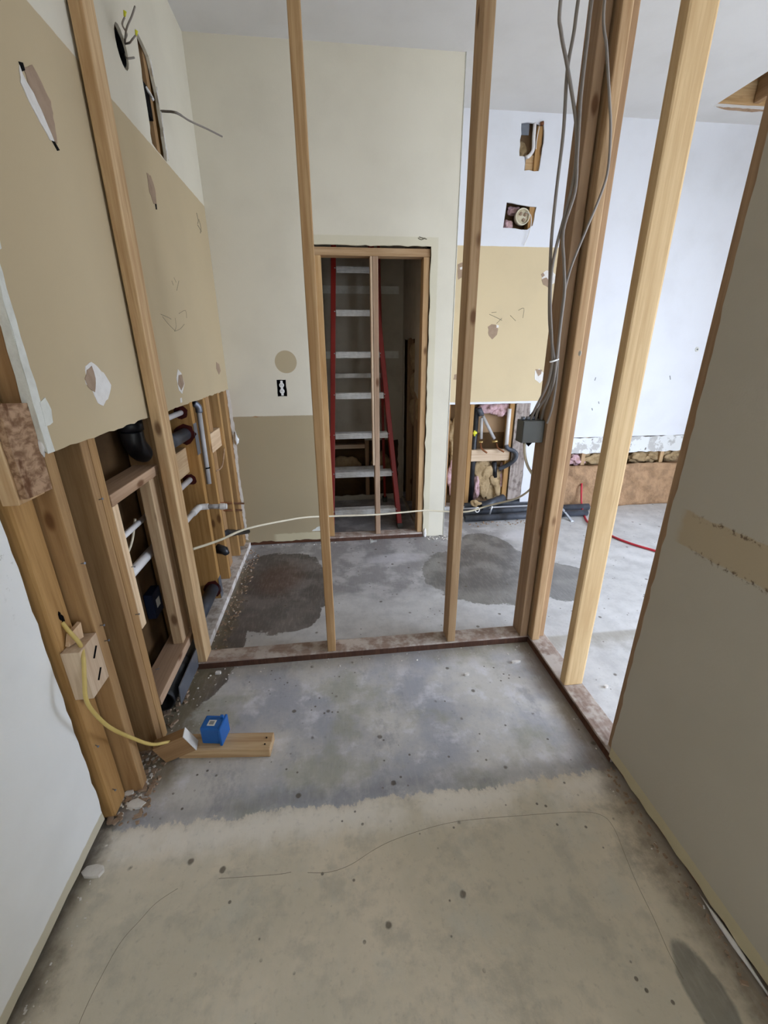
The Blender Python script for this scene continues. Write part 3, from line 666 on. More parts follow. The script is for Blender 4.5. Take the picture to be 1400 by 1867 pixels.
side = tag(empty('side_frame', (.985, 1.4, 0)), 'open stud side wall with one thick pale post, next to the hall\'s right drywall', 'stud wall')
sp = stick('sill_plate', .9395, 1.030, 1.014, 1.800, 0, .038, 'plate_dusty', side)
box('sill_face', .9383, .9393, 1.014, 1.704, 0, .030, 'plate_dark', side)
stick('stud', .9405, .9785, 1.664, 1.754, .0385, 2.885, 'pine_red', side, .005)
stick('stud', .9795, 1.015, 1.690, 1.76, .0385, 2.885, 'pine_brown', side, .004)
stick('post', .9405, 1.026, 1.350, 1.390, .0385, 2.885, 'pine_post', side, .008)
stick('stud', .9515, 1.040, 1.016, 1.056, .0385, 2.885, 'pine_brown', side, .004)
stick('top_plate', .9395, 1.030, .6, 1.800, 2.886, 2.926, 'pine', side)
stick('top_plate', .9395, 1.030, .6, 1.800, 2.928, 2.968, 'pine', side)
for px_, py_ in ((1010, 1200), (1058, 1268)):
    v = at(px_, py_, 2, .045); bolt((v.x, v.y, .038), sp, .022)
lump('drilled_hole', *at(1057, 644, 0, .9420), .003, .010, .010, 'label_white', side, 3, 2, .05)

# ------------------------------------------------------------------ ladder in the closet
lad = tag(empty('step_ladder', (.26, 3.5, 0)), 'red step ladder with aluminium treads standing inside the closet', 'ladder')
def ly(z): return 3.30+.19*z
def lxl(z): return -.027+.053*z
def lxr(z): return .505-.082*z
LH = 2.42
def rail(name, p0, p1, wx, wy, m):
    p0 = Vector(p0); p1 = Vector(p1); d = p1-p0
    me = finish(box_bm(wx, wy, d.length, .004), name)
    o = link(name, me, m, lad, (p0+p1)/2); o.rotation_euler = d.to_track_quat('Z', 'Y').to_euler()
    q = d.normalized(); xa = Vector((1, 0, 0)); xa = (xa-q*xa.dot(q)).normalized(); ya = q.cross(xa)
    o.rotation_euler = Matrix((xa, ya, q)).transposed().to_euler(); return o
rail('front_rail', (lxl(.02)-.019, ly(.02), .02), (lxl(LH)-.019, ly(LH), LH), .038, .075, 'red')
rail('front_rail', (lxr(.02)+.019, ly(.02), .02), (lxr(LH)+.019, ly(LH), LH), .038, .075, 'red')
rail('rear_rail', (-.055, 3.98, .02), (lxl(LH)-.02, ly(LH)+.10, LH-.05), .022, .04, 'red')
rail('rear_rail', (.480, 3.98, .02), (.42, ly(LH)+.10, LH-.05), .022, .04, 'red')
for i, zz in enumerate((.17, .475, .78, 1.085, 1.39, 1.69, 1.99)):
    x0, x1 = lxl(zz)+.002, lxr(zz)-.004; y0 = ly(zz)
    bm = box_bm(x1-x0, .085, .006); 
    for q in range(4): box_bm(x1-x0, .007, .004, 0, bm, (0, -.036+q*.022, .0045))
    for q in range(3): box_bm(x1-x0, .006, .009, .001, bm, (0, -.044, -.002-q*.013))
    box_bm(x1-x0, .003, .040, 0, bm, (0, -.0400, -.018))
    t_ = link('step', finish(bm, 'step'), 'alu', lad, ((x0+x1)/2, y0, zz))
    for s_, xx in ((-1, x0-.004), (1, x1+.002)):
        for dz in (-.005, -.03):
            b = tube_bm([(0, 0, 0), (0, -.003, 0)], .004, 8); link('rivet', finish(b, 'rivet'), 'alu', t_, (xx-.006*(1 if s_ < 0 else -1), y0-.039, zz+dz))
for zz in (.35, 1.2):
    t_ = zz/LH; yy = 3.98+(ly(LH)+.10-3.98)*t_; xa = -.044+(lxl(LH)-.009+.044)*t_; xb = .469+(.409-.469)*t_
    box('rear_brace', xa, xb, yy-.014, yy+.014, zz-.02, zz+.02, 'alu', lad, .003)
box('top_cap', lxl(LH)-.04, lxr(LH)+.04, ly(LH)-.06, ly(LH)+.16, LH, LH+.05, 'red', lad, .008)
for xx, yy in ((lxl(0)-.019, ly(0)), (lxr(0)+.019, ly(0)), (-.055, 3.98), (.480, 3.98)):
    box('foot', xx-.022, xx+.022, yy-.04, yy+.04, 0, .045, 'box_grey', lad, .005)

# ------------------------------------------------------------------ electrical
jb = tag(empty('junction_box', (.845, 1.745, 1.03)), 'grey metal junction box on the corner stud with cables entering it', 'junction box')
box('body', .797, .892, 1.722, 1.785, 1.028, 1.122, 'box_grey', jb, .002)
box('cover_plate', .799, .890, 1.7185, 1.7215, 1.030, 1.120, 'box_grey', jb, .001)
poly3('mounting_bracket', [(.835, 1.786, 1.115), (.893, 1.786, 1.115), (.893, 1.786, 1.160), (.875, 1.786, 1.168)], .002, 'black', jb)
poly3('mounting_bracket', [(.835, 1.786, 1.03), (.893, 1.786, 1.03), (.862, 1.786, .998)], .002, 'black', jb)
for i in range(3): pipe('clamp', (.806+.022*i, 1.75, 1.122), (.806+.022*i, 1.75, 1.136), .009, 'steel_dull', jb, 12, True, .003)
def cpts(pts, y0): return [at(x_, y_, 1, yy) for x_, y_, yy in [(p[0], p[1], (p[2] if len(p) > 2 else y0)) for p in pts]]
cables = [
 ('leftmost grey cable of the bundle rising up the corner stud', [(1022, 0), (1023, 60), (1034, 120), (1049, 215), (1051, 275), (1045, 330), (1030, 390), (1014, 450), (1005, 500), (1003, 560), (1006, 620), (1006, 665), (996, 705, 1.71), (976, 745, 1.74), (966, 768, 1.75)], 1.685),
 ('grey cable crossing the leftmost cable of the corner stud bundle', [(1054, 0), (1046, 60), (1034, 130), (1027, 240), (1014, 350), (1005, 440), (1002, 520), (1002, 590), (1008, 640), (1011, 668), (1000, 715, 1.71), (982, 745, 1.735), (976, 768, 1.75)], 1.698),
 ('grey cable hugging the left edge of the corner stud', [(1079, 0), (1071, 70), (1060, 165), (1056, 220), (1052, 290), (1048, 350), (1027, 420), (1028, 480), (1029, 530), (1022, 590), (1014, 660), (1007, 705, 1.70), (993, 740, 1.725), (986, 768, 1.75)], 1.676),
 ('thin pale cable slanting across the face of the corner stud', [(1102, 0), (1106, 90), (1111, 180), (1113, 240), (1108, 310), (1095, 355), (1068, 420, 1.656), (1040, 490, 1.670), (1026, 550, 1.684), (1020, 610, 1.690), (1017, 662, 1.690), (1013, 705, 1.692), (1006, 745, 1.694), (997, 772, 1.705)], 1.652)]
for lab, pts, y0 in cables:
    P_ = cpts(pts, y0); top = P_[0].copy(); 
    P_ = [Vector((top.x+(.02 if 'leftmost' in lab else .03), top.y, CEIL)), Vector((top.x+.012, top.y, 2.7))] + P_
    tag(tube('electrical_cable', P_, .0058 if 'thin' not in lab else .0045, 'cable_grey', None, 6, 8), lab, 'cable', 'grey cables on the corner stud')
tie = tube('cable_strap', [at(1002, 660, 1, 1.668), at(1010, 658, 1, 1.666), at(1018, 655, 1, 1.676)], .0035, 'white_plastic', None, 4, 6)
tag(tie, 'small pale strap holding the cable bundle to the corner stud', 'cable strap')
cc = [at(956, 808, 1, 1.75), at(957, 830, 1, 1.76), at(962, 850, 1, 1.78), at(972, 868, 1, 1.80), at(972, 882, 1, 1.86), at(960, 898, 1, 2.1), at(935, 911, 1, 2.5), at(890, 922, 1, 2.75), at(850, 933, 1, 2.8), at(800, 932, 1, 2.85), at(770, 931, 1, 2.85), at(690, 938, 1, 2.8), at(610, 941, 1, 2.75), at(560, 943, 1, 2.65), at(520, 949, 1, 2.5), at(450, 964, 1, 2.25), at(400, 985, 1, 2.0), at(352, 1001, 1, PY+.09)]
tag(tube('loose_cable', cc, .0062, 'cable_cream', None, 8, 8), 'cream cable strung across the closet door from the junction box', 'cable')
# yellow cable from the near stud down to the scrap block
yc = [(-.756, 1.066, .735), (-.742, 1.060, .700), (-.720, 1.062, .664), (-.700, 1.062, .640), (-.697, 1.045, .58), (-.697, 1.020, .50), (-.690, 1.008, .43), (-.685, 1.03, .35), (-.680, 1.07, .28), (-.682, 1.13, .20), (-.690, 1.17, .140), (-.668, 1.195, .108), (-.62, 1.215, .107), (-.590, 1.228, .106)]
yc2 = [at(113, 1135, 0, -.752), at(125, 1150, 0, -.738), at(146, 1175, 0, -.715), at(152, 1200, 0, -.698), at(154, 1240, 0, -.692), at(157, 1275, 0, -.692), at(172, 1300, 0, -.692), at(200, 1326, 0, -.692), at(235, 1343, 0, -.690), at(275, 1357, 0, -.668), at(305, 1353, 1, 1.205), at(328, 1349, 1, 1.212)]
tag(tube('yellow_cable', yc2, .0055, 'cable_yellow', None, 8, 8), 'yellow cable drooping from the left stud to the wood scrap', 'cable')

# scrap 2x4 on the floor, upright offcut, blue box
a0 = at(340, 1383, 2, 0); b0 = at(493, 1380, 2, 0); d0 = (b0-a0); d0.z = 0; ang = math.atan2(d0.y, d0.x); d0.normalize(); nrm = Vector((-d0.y, d0.x, 0))
b1 = b0; L_ = .335
scrap = link('scrap_board', finish(box_bm(.075, .038, L_, .003), 'scrap_board'), 'pine', None, b1-d0*(L_/2)+nrm*.0375+Vector((0, 0, .019)))
scrap.rotation_euler = Matrix((nrm, Vector((0, 0, 1)).cross(nrm).cross(nrm)*-1 if False else Vector((0, 0, 1)), nrm.cross(Vector((0, 0, 1))))).transposed().to_euler()
tag(scrap, 'short scrap of lumber lying flat on the concrete under the blue box', 'wood scrap')
for s_ in (.022, .050):
    v = b1-d0*.022+nrm*(s_)+Vector((0, 0, .0383)); link('nail_hole', finish(tube_bm([(0, 0, -.002), (0, 0, .0006)], .0028, 8), 'nail_hole'), 'black', scrap).matrix_parent_inverse = scrap.matrix_world.inverted()
    scrap.children[-1].location = scrap.rotation_euler.to_matrix().inverted() @ (v-scrap.location); scrap.children[-1].matrix_parent_inverse = Matrix.Identity(4)
    scrap.children[-1].rotation_euler = (math.pi/2, 0, 0)
# upright offcut
q4 = at(303, 1391, 2, .001); q3 = at(357, 1368, 2, .040); 
ex = (q3-q4).normalized(); ez = Vector((0, -.12, 1)); ez = (ez-ex*ez.dot(ex)).normalized(); ey = ez.cross(ex)
oc = empty('offcut_block', q4); tag(oc, 'brown lumber offcut propped on edge beside the blue box', 'wood scrap')
Lb = (q3-q4).length
R_ = Matrix((ex, ey, ez)).transposed()
bo = link('block', finish(box_bm(.089, .038, Lb, .002), 'block'), 'pine_brown', oc, q4+R_ @ Vector((Lb/2, .019, .0445)))
bo.rotation_euler = (R_ @ Matrix.Rotation(math.pi/2, 3, 'Y')).to_euler()
eo = link('painted_end', finish(box_bm(.003, .039, .090, .001), 'painted_end'), 'gyp', oc, q4+R_ @ Vector((Lb+.0018, .019, .0445))); eo.rotation_euler = R_.to_euler()
tag(eo, 'white plastered end')
# blue outlet box
B_ = [at(369, 1356, 2, .039), at(402, 1357, 2, .039), at(419, 1341, 2, .039)]
bx = (B_[1]-B_[0]).normalized(); by = Vector((-bx.y, bx.x, 0)); wB = .070; dB = .062; hB = .075
bR = Matrix((bx, by, Vector((0, 0, 1)))).transposed()
bb_ = empty('blue_outlet_box', B_[0]); tag(bb_, 'blue plastic outlet box with a small paper label, sitting on scrap lumber', 'outlet box')
def inb(v): return B_[0]+bR @ Vector(v)
sh = link('shell', finish(box_bm(wB, dB, hB, .006), 'shell'), 'box_blue', bb_, inb((wB/2, dB/2, hB/2))); sh.rotation_euler = bR.to_euler()
fl = link('flange', finish(box_bm(.010, dB+.012, hB+.004, .003), 'flange'), 'box_blue', bb_, inb((wB+.004, dB/2, hB/2))); fl.rotation_euler = bR.to_euler()
for yy in (.012, .05):
    e_ = link('ear', finish(box_bm(.012, .010, .022, .002), 'ear'), 'box_blue', bb_, inb((wB*.5+.03, yy, hB+.002 if yy > .03 else .02))); e_.rotation_euler = bR.to_euler()
lb = link('paper_label', finish(box_bm(.028, .026, .0008), 'paper_label'), 'label_white', bb_, inb((.036, .026, hB+.0006))); lb.rotation_euler = bR.to_euler()
lb2 = link('label_print', finish(box_bm(.017, .016, .0004), 'label_print'), 'label_grey', lb); lb2.location = (0, 0, .0007)

# blue box deep in the left wall bay
bi = tag(empty('wall_box', (-.83, 1.50, .33)), 'dark blue electrical box set deep inside the left wall cavity', 'outlet box')
v = at(288, 1097, 0, -.812)
box('shell', -.848, -.812, v.y-.045, v.y+.045, v.z-.06, v.z+.06, 'box_navy', bi, .004)
sheet('paper_label', 0, -.8105, -.001, rect(v.y-.018, v.y+.018, v.z-.02, v.z+.02), [], 'label_white', bi)
# duplex outlet in the closet wall
ou = tag(empty('wall_outlet', (-.334, CY, 1.167)), 'bare white duplex outlet in its black cut-out, wall left of closet door', 'outlet')
box('box_recess', -.372, -.298, CY+.0128, CY+.05, 1.105, 1.229, 'black', ou)
box('yoke', -.342, -.326, CY+.003, CY+.0127, 1.118, 1.216, 'white_plastic', ou, .003)
for zz in (1.147, 1.187):
    b = bmesh.new(); bmesh.ops.create_cone(b, cap_ends=True, segments=16, radius1=.0165, radius2=.015, depth=.012)
    bmesh.ops.rotate(b, verts=b.verts, matrix=Matrix.Rotation(math.pi/2, 3, 'X')); f_ = link('receptacle', finish(b, 'receptacle'), 'white_plastic', ou, (-.334, CY-.001, zz))
    for dx in (-.005, .005): box('slot', -.334+dx-.001, -.334+dx+.001, CY-.0085, CY-.0070, zz-.003, zz+.006, 'black', f_)
# wires out of the round hole on the left wall
wb = tag(empty('ceiling_box_wires', (LX, 2.11, 2.42)), 'loose wires with wire nuts sprouting from the round hole, upper left wall', 'wires')
pipe('round_box', (-.745, 2.112, 2.42), (-.694, 2.112, 2.42), .047, 'black', wb, 20, True, .004)
for n_, pts in enumerate(([(225, 78, -.70), (231, 62, -.66), (223, 45, -.64), (227, 32, -.63)], [(228, 85, -.70), (230, 55, -.64), (240, 30, -.62), (246, 12, -.62)], [(226, 80, -.70), (236, 78, -.65), (241, 72, -.62), (247, 65, -.61)], [(227, 96, -.70), (231, 106, -.68), (245, 105, -.66)])):
    tube('wire', [at(p[0], p[1], 0, p[2]) for p in pts], .003, 'cable_grey', wb, 6, 6)
for px_, py_, xx in ((227, 30, -.63), (248, 65, -.61)):
    v = at(px_, py_, 0, xx); tube('wire_nut', [v, v+Vector((.004, 0, .013))], [.003, .0055], 'yellow', wb, 0, 8)
# the cut slot: a stud behind, and a cable poking out
stick('stud', -.842, FX-.001, 2.40, 2.44, 1.3, 2.9, 'pine_gold', wall_left)
sw = tag(empty('slot_box', (-.72, 2.33, 2.37)), 'black switch box with a cable end inside the ragged slot, upper left wall', 'switch box')
box('shell', -.75, -.700, 2.300, 2.395, 2.325, 2.435, 'black', sw, .003)
tube('cable_end', [(-.702, 2.36, 2.425), (-.690, 2.37, 2.405), (-.680, 2.36, 2.385)], .006, 'pvc', sw, 5, 8)
tag(tube('whip_cable', [at(288, 203, 0, -.70), at(300, 203, 0, -.67), at(322, 206, 1, 2.42), at(345, 220, 1, 2.50), at(375, 234, 1, 2.58), at(405, 249, 1, 2.66)], [.005]*20+[.004]*21, 'cable_grey', None, 8, 7), 'stray cable whip sticking out of the slot in upper left wall', 'cable')
for n_, (yy, zz) in enumerate(((2.468, 2.30), (2.474, 2.37), (2.465, 2.44), (2.44, 2.53), (2.475, 2.25))): lump('torn_gypsum', LX, yy, zz, .003, .007, .032, 'gyp', wall_left, 120+n_, 2, .5)

# ------------------------------------------------------------------ plumbing in the left wall
tp = tag(empty('drain_trap', (-.77, 1.6, 1.02)), 'black drain trap elbow hanging below the beige board, left wall', 'drain pipe')
v1 = at(234, 760, 0, -.785); v2 = at(245, 815, 0, -.785); v3 = at(262, 826, 0, -.785); v4 = at(300, 808, 0, -.785)
pipe('riser', (v1.x, v1.y, 1.40), (v1.x, v1.y, v2.z+.04), .036, 'abs', tp, 20)
tube('bend', [(v1.x, v1.y, v2.z+.06), (v1.x, v1.y+.005, v2.z+.01), (v3.x, v1.y+.06, v2.z-.035), (v4.x, v1.y+.13, v2.z-.02), (v4.x, v1.y+.16, v2.z+.01)], .041, 'abs', tp, 6, 18)
pipe('hub', (v1.x, v1.y, v2.z+.065), (v1.x, v1.y, v2.z+.105), .045, 'abs', tp, 20)
box('paper_tag', v1.x+.036, v1.x+.038, v1.y-.018, v1.y+.012, v2.z+.075, v2.z+.092, 'label_white', tp)
def thing_pipe(name, a, b, r, m, lab, cat='pipe', grp=None): return tag(pipe(name, a, b, r, m, None, 20, True, min(.004, r*.3)), lab, cat, grp)
v = at(245, 960, 0, -.79); thing_pipe('supply_pipe', (-.79, 1.36, v.z), (-.79, 1.828, v.z), .011, 'pvc', 'thin white pipe, upper of two crossing the left wall bay')
v = at(260, 1022, 0, -.79); thing_pipe('supply_pipe', (-.79, 1.36, v.z), (-.79, 1.828, v.z), .019, 'pvc', 'thicker white pipe, lower of two crossing the left wall bay')
tag(tube('bay_cable', [(-.825, 1.40, .62), (-.815, 1.5, .65), (-.80, 1.60, .70), (-.80, 1.68, .78)], .005, 'cable_cream', None, 6, 7), 'thin cable between the two white pipes in the left bay', 'cable')
pr = tag(empty('drain_pipe', (-.735, 1.6, .02)), 'glossy black drain pipe under the raised plate, left wall base', 'drain pipe')
pipe('pipe', (-.742, 1.44, .072), (-.742, 1.83, .072), .048, 'abs', pr, 24)
tube('coupling', [(-.742, 1.56, .072), (-.742, 1.66, .072)], .056, 'abs', pr, 0, 24)
pn_ = poly3('felt_sheet', [at(327, 1253, 0, -.672), at(331, 1284, 0, -.672), at(362, 1215, 0, -.676), at(359, 1180, 0, -.676)], -.004, 'steel_dull', None)
tag(pn_, 'thin dark sheet leaning against the black drain under the raised plate', 'sheet')
thing_pipe('supply_pipe', (-.752, 1.87, 1.118), (-.752, 2.2675, 1.118), .013, 'pvc', 'white pipe just under the beige board left of the grey nail plate')
thing_pipe('vent_pipe', (-.750, 1.87, 1.010), (-.750, 2.2675, 1.010), .031, 'abs_dusty', 'black pipe entering the stud through a dark red primer ring')
thing_pipe('supply_pipe', (-.764, 1.87, .770), (-.764, 2.2675, .770), .014, 'pvc', 'white pipe below the wood block in the left plumbing wall')
thing_pipe('waste_pipe', (-.742, 1.87, .105), (-.742, 2.2675, .105), .034, 'abs_dusty', 'grey-black waste pipe low by the damp floor, left plumbing wall')
stub = tag(empty('pipe_stub', (-.727, 2.2, .635)), 'white elbow and stub-out pipe in front of the left studs', 'pipe')
tube('elbow', [(-.716, 2.085, .645), (-.716, 2.165, .642), (-.712, 2.190, .640), (-.690, 2.202, .638), (-.672, 2.203, .638)], .0165, 'pvc', stub, 6, 16)
pipe('run', (-.716, 1.87, .650), (-.716, 2.10, .645), .013, 'pvc', stub, 16)
pipe('arm', (-.68, 2.203, .638), (-.605, 2.206, .634), .013, 'pvc_grey', stub, 16)
tube('end_cap', [(-.615, 2.206, .634), (-.588, 2.207, .633), (-.580, 2.207, .633)], [.017]*8+[.015]*9, 'pvc', stub, 8, 16)
def lat(px0, px1, py, Yv):
    return at(px0, py, 1, Yv), at(px1, py, 1, Yv)
a, b = at(388, 917, 1, 2.56), at(444, 918, 1, 3.05); thing_pipe('copper_pipe', a, b, .007, 'copper', 'copper pipe, upper of two by the corner stud')
a, b = at(387, 931, 1, 2.56), at(440, 930, 1, 2.99); thing_pipe('copper_pipe', a, b, .007, 'copper', 'copper pipe, lower of two by the corner stud')
a = at(396, 974, 1, 2.60); b = at(452, 969, 1, 3.03)
tag(tube('tapered_pipe', [a, a.lerp(b, .3), a.lerp(b, .35), b], [.030, .030, .024, .017], 'abs', None, 0, 18), 'black tapered pipe crossing to the corner by the far wall', 'drain pipe')
tag(tube('pipe_outlet', [at(396, 1000, 1, 2.40), at(410, 1004, 1, 2.385), at(414, 1010, 1, 2.37)], [.030, .026, .016], 'abs', None, 0, 14), 'short black pipe outlet low between the left wall studs', 'drain pipe')
cd = tag(empty('conduit', (-.69, 2.40, .72)), 'grey conduit hanging vertically between two left wall studs', 'conduit')
pipe('tube', (-.705, 2.385, .71), (-.705, 2.408, 1.11), .013, 'pvc_grey', cd, 14)
tube('fitting', [(-.705, 2.408, 1.10), (-.705, 2.405, 1.13), (-.72, 2.39, 1.15)], .018, 'steel_dull', cd, 4, 12)
tube('strap', [(-.705, 2.372, .80), (-.690, 2.390, .80), (-.705, 2.408, .80)], .004, 'black', cd, 5, 6)
tag(tube('scrap_wire', [(-.70, 2.545, .74), (-.685, 2.62, .745), (-.69, 2.72, .79), (-.70, 2.80, .82)], .004, 'pine_pink', None, 6, 6), 'thin bent wire between studs near the far left corner', 'wire')

# ------------------------------------------------------------------ far wall cavity
def K(x, y, dy=0.0): return at(x, y, 1, KY+dy)
vp = tag(empty('vent_stack', (1.247, KY+.05, 0)), 'black vertical vent stack in the open far wall beside a stud', 'vent pipe')
pipe('stack', (1.262, KY+.055, .04), (1.262, KY+.055, .93), .026, 'abs', vp, 18)
tube('marker_clip', [K(862, 790, .028), K(869, 789, .028)], .012, 'yellow', vp, 0, 8)
tube('marker_clip', [K(865, 785, .027), K(865, 795, .027)], .009, 'yellow', vp, 0, 8)
s1 = tag(empty('supply_riser', tuple(K(876, 780, .03))), 'upright white supply pipe with copper stub in far wall cavity', 'pipe')
pipe('tube', K(878, 762, .03), K(877, 800, .03), .013, 'pvc_grey', s1, 14)
tube('valve', [K(873, 806, .02), K(880, 806, .01)], .011, 'brass', s1, 0, 8)
tube('stub', [K(876, 808, .01), K(878, 818, -.02), K(888, 826, -.04)], .008, 'copper', s1, 5, 10)
s2 = tag(empty('supply_riser', tuple(K(895, 780, .03))), 'slanting white supply pipe with copper stub in far wall cavity', 'pipe')
pipe('tube', K(880, 758, .03), K(901, 800, .025), .014, 'pvc_grey', s2, 14)
tube('collar', [K(873, 745, .035), K(878, 757, .03)], .024, 'abs_dusty', s2, 0, 14)
tube('valve', [K(897, 806, .02), K(907, 804, .01)], .012, 'brass', s2, 0, 8)
tube('stub', [K(905, 808, .01), K(908, 817, -.02), K(919, 824, -.04)], .008, 'copper', s2, 5, 10)
s3 = tag(empty('drain_hose', tuple(K(928, 760, .02))), 'white upright pipe bending into a grey hose in far wall cavity', 'pipe')
pipe('tube', K(929, 745, .02), K(923, 812, .01), .017, 'pvc', s3, 16)
tube('hose', [K(923, 812, .0), K(926, 818, -.01), K(936, 822, -.02), K(941, 828, -.03), K(938, 838, -.03), K(925, 848, -.01), K(910, 855, .02)], .019, 'abs_dusty', s3, 6, 14)
thing_pipe('drain_stub', K(901, 842, .05), K(902, 870, .05), .022, 'abs', 'short upright black pipe below the pale ledger in far wall')
for n_, (x_, y_, sx, sz, m_, lab) in enumerate(((895, 742, .10, .05, 'pink', 'pink insulation tuft left half of the cavity top, far wall'), (917, 746, .07, .05, 'pink', 'pink insulation tuft right half of the cavity top, far wall'), (882, 872, .085, .16, 'tan_ins', 'tan insulation wad left below the pale ledger'), (906, 882, .085, .14, 'tan_ins', 'tan insulation wad right below the pale ledger'), (868, 890, .028, .11, 'pink', 'narrow pink insulation strip beside the black vent stack'), (917, 868, .04, .12, 'pink', 'pink insulation strip beside the right cavity stud'), (828, 800, .05, .18, 'tan_ins', 'brown insulation upper left of the near timber stud, far wall'), (826, 870, .05, .16, 'pink', 'pink-brown insulation low left of the near timber stud, far wall'))):
    v = K(x_, y_, .065); tag(lump('insulation', v.x, v.y, v.z, sx, .03, sz, m_, None, 200+n_, 4, .55), lab, 'insulation')
# upper cut-outs
uc = tag(empty('flex_conduit', tuple(K(975, 250, .02))), 'white flexible conduit inside the upper cut-out, far wall', 'conduit')
tube('tube', [K(975, 225, .01), K(973, 250, .0), K(972, 272, .0), K(966, 283, -.01), K(960, 287, -.02)], .012, 'pvc', uc, 6, 10)
tube('wire', [K(984, 228, 0), K(978, 258, -.01), K(977, 272, -.01)], .003, 'pvc', uc, 5, 6)
tube('knob', [K(985, 226, -.01), K(991, 224, -.015)], .012, 'copper', uc, 0, 8)
rb = tag(empty('round_wall_box', tuple(K(954, 393, 0))), 'round cream electrical box inside the lower square cut-out, far wall', 'outlet box')
v = K(954, 394, 0)
pipe('rim', (v.x, KY+.05, v.z), (v.x, KY+.006, v.z), .055, 'cable_cream', rb, 24, True, .006)
tube('back_disc', [(v.x, KY+.030, v.z), (v.x, KY+.022, v.z)], .050, 'cable_cream', rb, 0, 20)
for dx, dz in ((-.015, .02), (.01, -.02), (.02, .015)): lump('ground_clip', v.x+dx, KY+.016, v.z+dz, .012, .006, .014, 'paper', rb, 9, 1, .4)
tube('dangling_wire', [(v.x+.02, KY+.015, v.z+.03), K(967, 392, -.02), K(968, 410, -.03), K(962, 432, -.02), K(955, 447, -.015)], .003, 'pvc', rb, 6, 6)

# ------------------------------------------------------------------ things on the far floor
batt = empty('insulation_batt', (3.2, 3.55, 0)); tag(batt, 'long brown insulation batt standing along the base of far right wall', 'insulation')
bm = bmesh.new(); nx, nz = 90, 14; r = random.Random(5); G = []
for i in range(nx+1):
    col = []
    for j in range(nz+1):
        X_ = 2.05+2.5*i/nx; Z_ = .395*j/nz; bul = .020*math.sin(X_*9)*math.sin(Z_*14+X_*3)+.012*math.sin(X_*23+Z_*30)+r.uniform(-.004, .004)
        Y_ = 3.545+.03*(j/nz)+bul*(1 if 0 < j < nz else .4)
        if j == nz: Z_ += .012*math.sin(X_*7)+r.uniform(-.004, .004)
        col.append(bm.verts.new((X_-3.2, Y_-3.55, Z_)))
    G.append(col)
Bk = [[bm.verts.new((2.05+2.5*i/nx-3.2, 3.628-3.55, zz)) for zz in (0, .39)] for i in range(nx+1)]
for i in range(nx):
    for j in range(nz): bm.faces.new((G[i][j], G[i+1][j], G[i+1][j+1], G[i][j+1]))
    bm.faces.new((G[i][nz], G[i+1][nz], Bk[i+1][1], Bk[i][1])); bm.faces.new((G[i][0], Bk[i][0], Bk[i+1][0], G[i+1][0])); bm.faces.new((Bk[i][0], Bk[i][1], Bk[i+1][1], Bk[i+1][0]))
for i in (0, nx): bm.faces.new([G[i][j] for j in range(nz+1)]+[Bk[i][1], Bk[i][0]])
link('facing', finish(bm, 'batt', True), 'kraft', batt, (3.2, 3.55, 0))
for n_, (x_, y_, m_, lab) in enumerate(((1048, 838, 'pink', 'white-pink insulation tuft in the gap above the batt, left of pale post'), (1080, 836, 'tan_ins', 'tan insulation tuft in the gap right beside the pale post'), (1160, 834, 'tan_ins', 'dull insulation tuft right of the pale post above batt'), (1185, 832, 'tan_ins', 'middle insulation tuft between pale post and hall wall'), (1222, 829, 'tan_ins', 'insulation tuft above batt nearest the hall wall end'))):
    v = K(x_, y_, .05); tag(lump('insulation', v.x, v.y, v.z, .085, .03, .05, m_, None, 300+n_, 4, .55), lab, 'insulation')
def fl(x, y, r): return at(x, y, 2, r)
ABS = [((845, 921), (1072, 911), .031, 'longest black pipe at the back against the far wall'), ((840, 934), (1074, 925), .031, 'black pipe in the middle of the floor pile by far wall'), ((846, 944), (1072, 936), .029, 'black pipe at the front of the floor pile, nearest to us')]
for (p0, p1, r_, lab) in ABS:
    a = fl(p0[0], p0[1], r_); b = fl(p1[0], p1[1], r_)
    yv = (a.y+b.y)/2; thing_pipe('abs_pipe', (a.x, yv, r_), (b.x, yv, r_), r_, 'abs_dusty', lab, 'pipe', 'black pipes on the far floor')
a = at(876, 917, 1, 3.40); b = at(920, 903, 1, 3.50); thing_pipe('abs_pipe', (a.x, 3.40, .105), (b.x, 3.53, .135), .036, 'abs_dusty', 'short thick black pipe lying across the pile below the cavity')
lump_ = tag(lump('rubble', *at(866, 918, 1, 3.40), .035, .03, .03, 'tan_ins', None, 44, 3, .6), 'dusty lump of debris on the pipes by the left cavity stud', 'debris')
lp = at(870, 932, 1, 3.335); tag(tube('ring_pull', [lp+Vector((.018*math.cos(t_*.7), 0, .022*math.sin(t_*.7)+.012)) for t_ in range(10)], .005, 'pvc', None, 3, 6), 'small white ring hanging on the front black pipes', 'ring')
tag(tube('stake', [at(897, 923, 1, 3.30), at(890, 947, 2, .004)], .007, 'steel', None, 0, 6), 'short bright metal rod leaning on the front black pipe', 'rod')
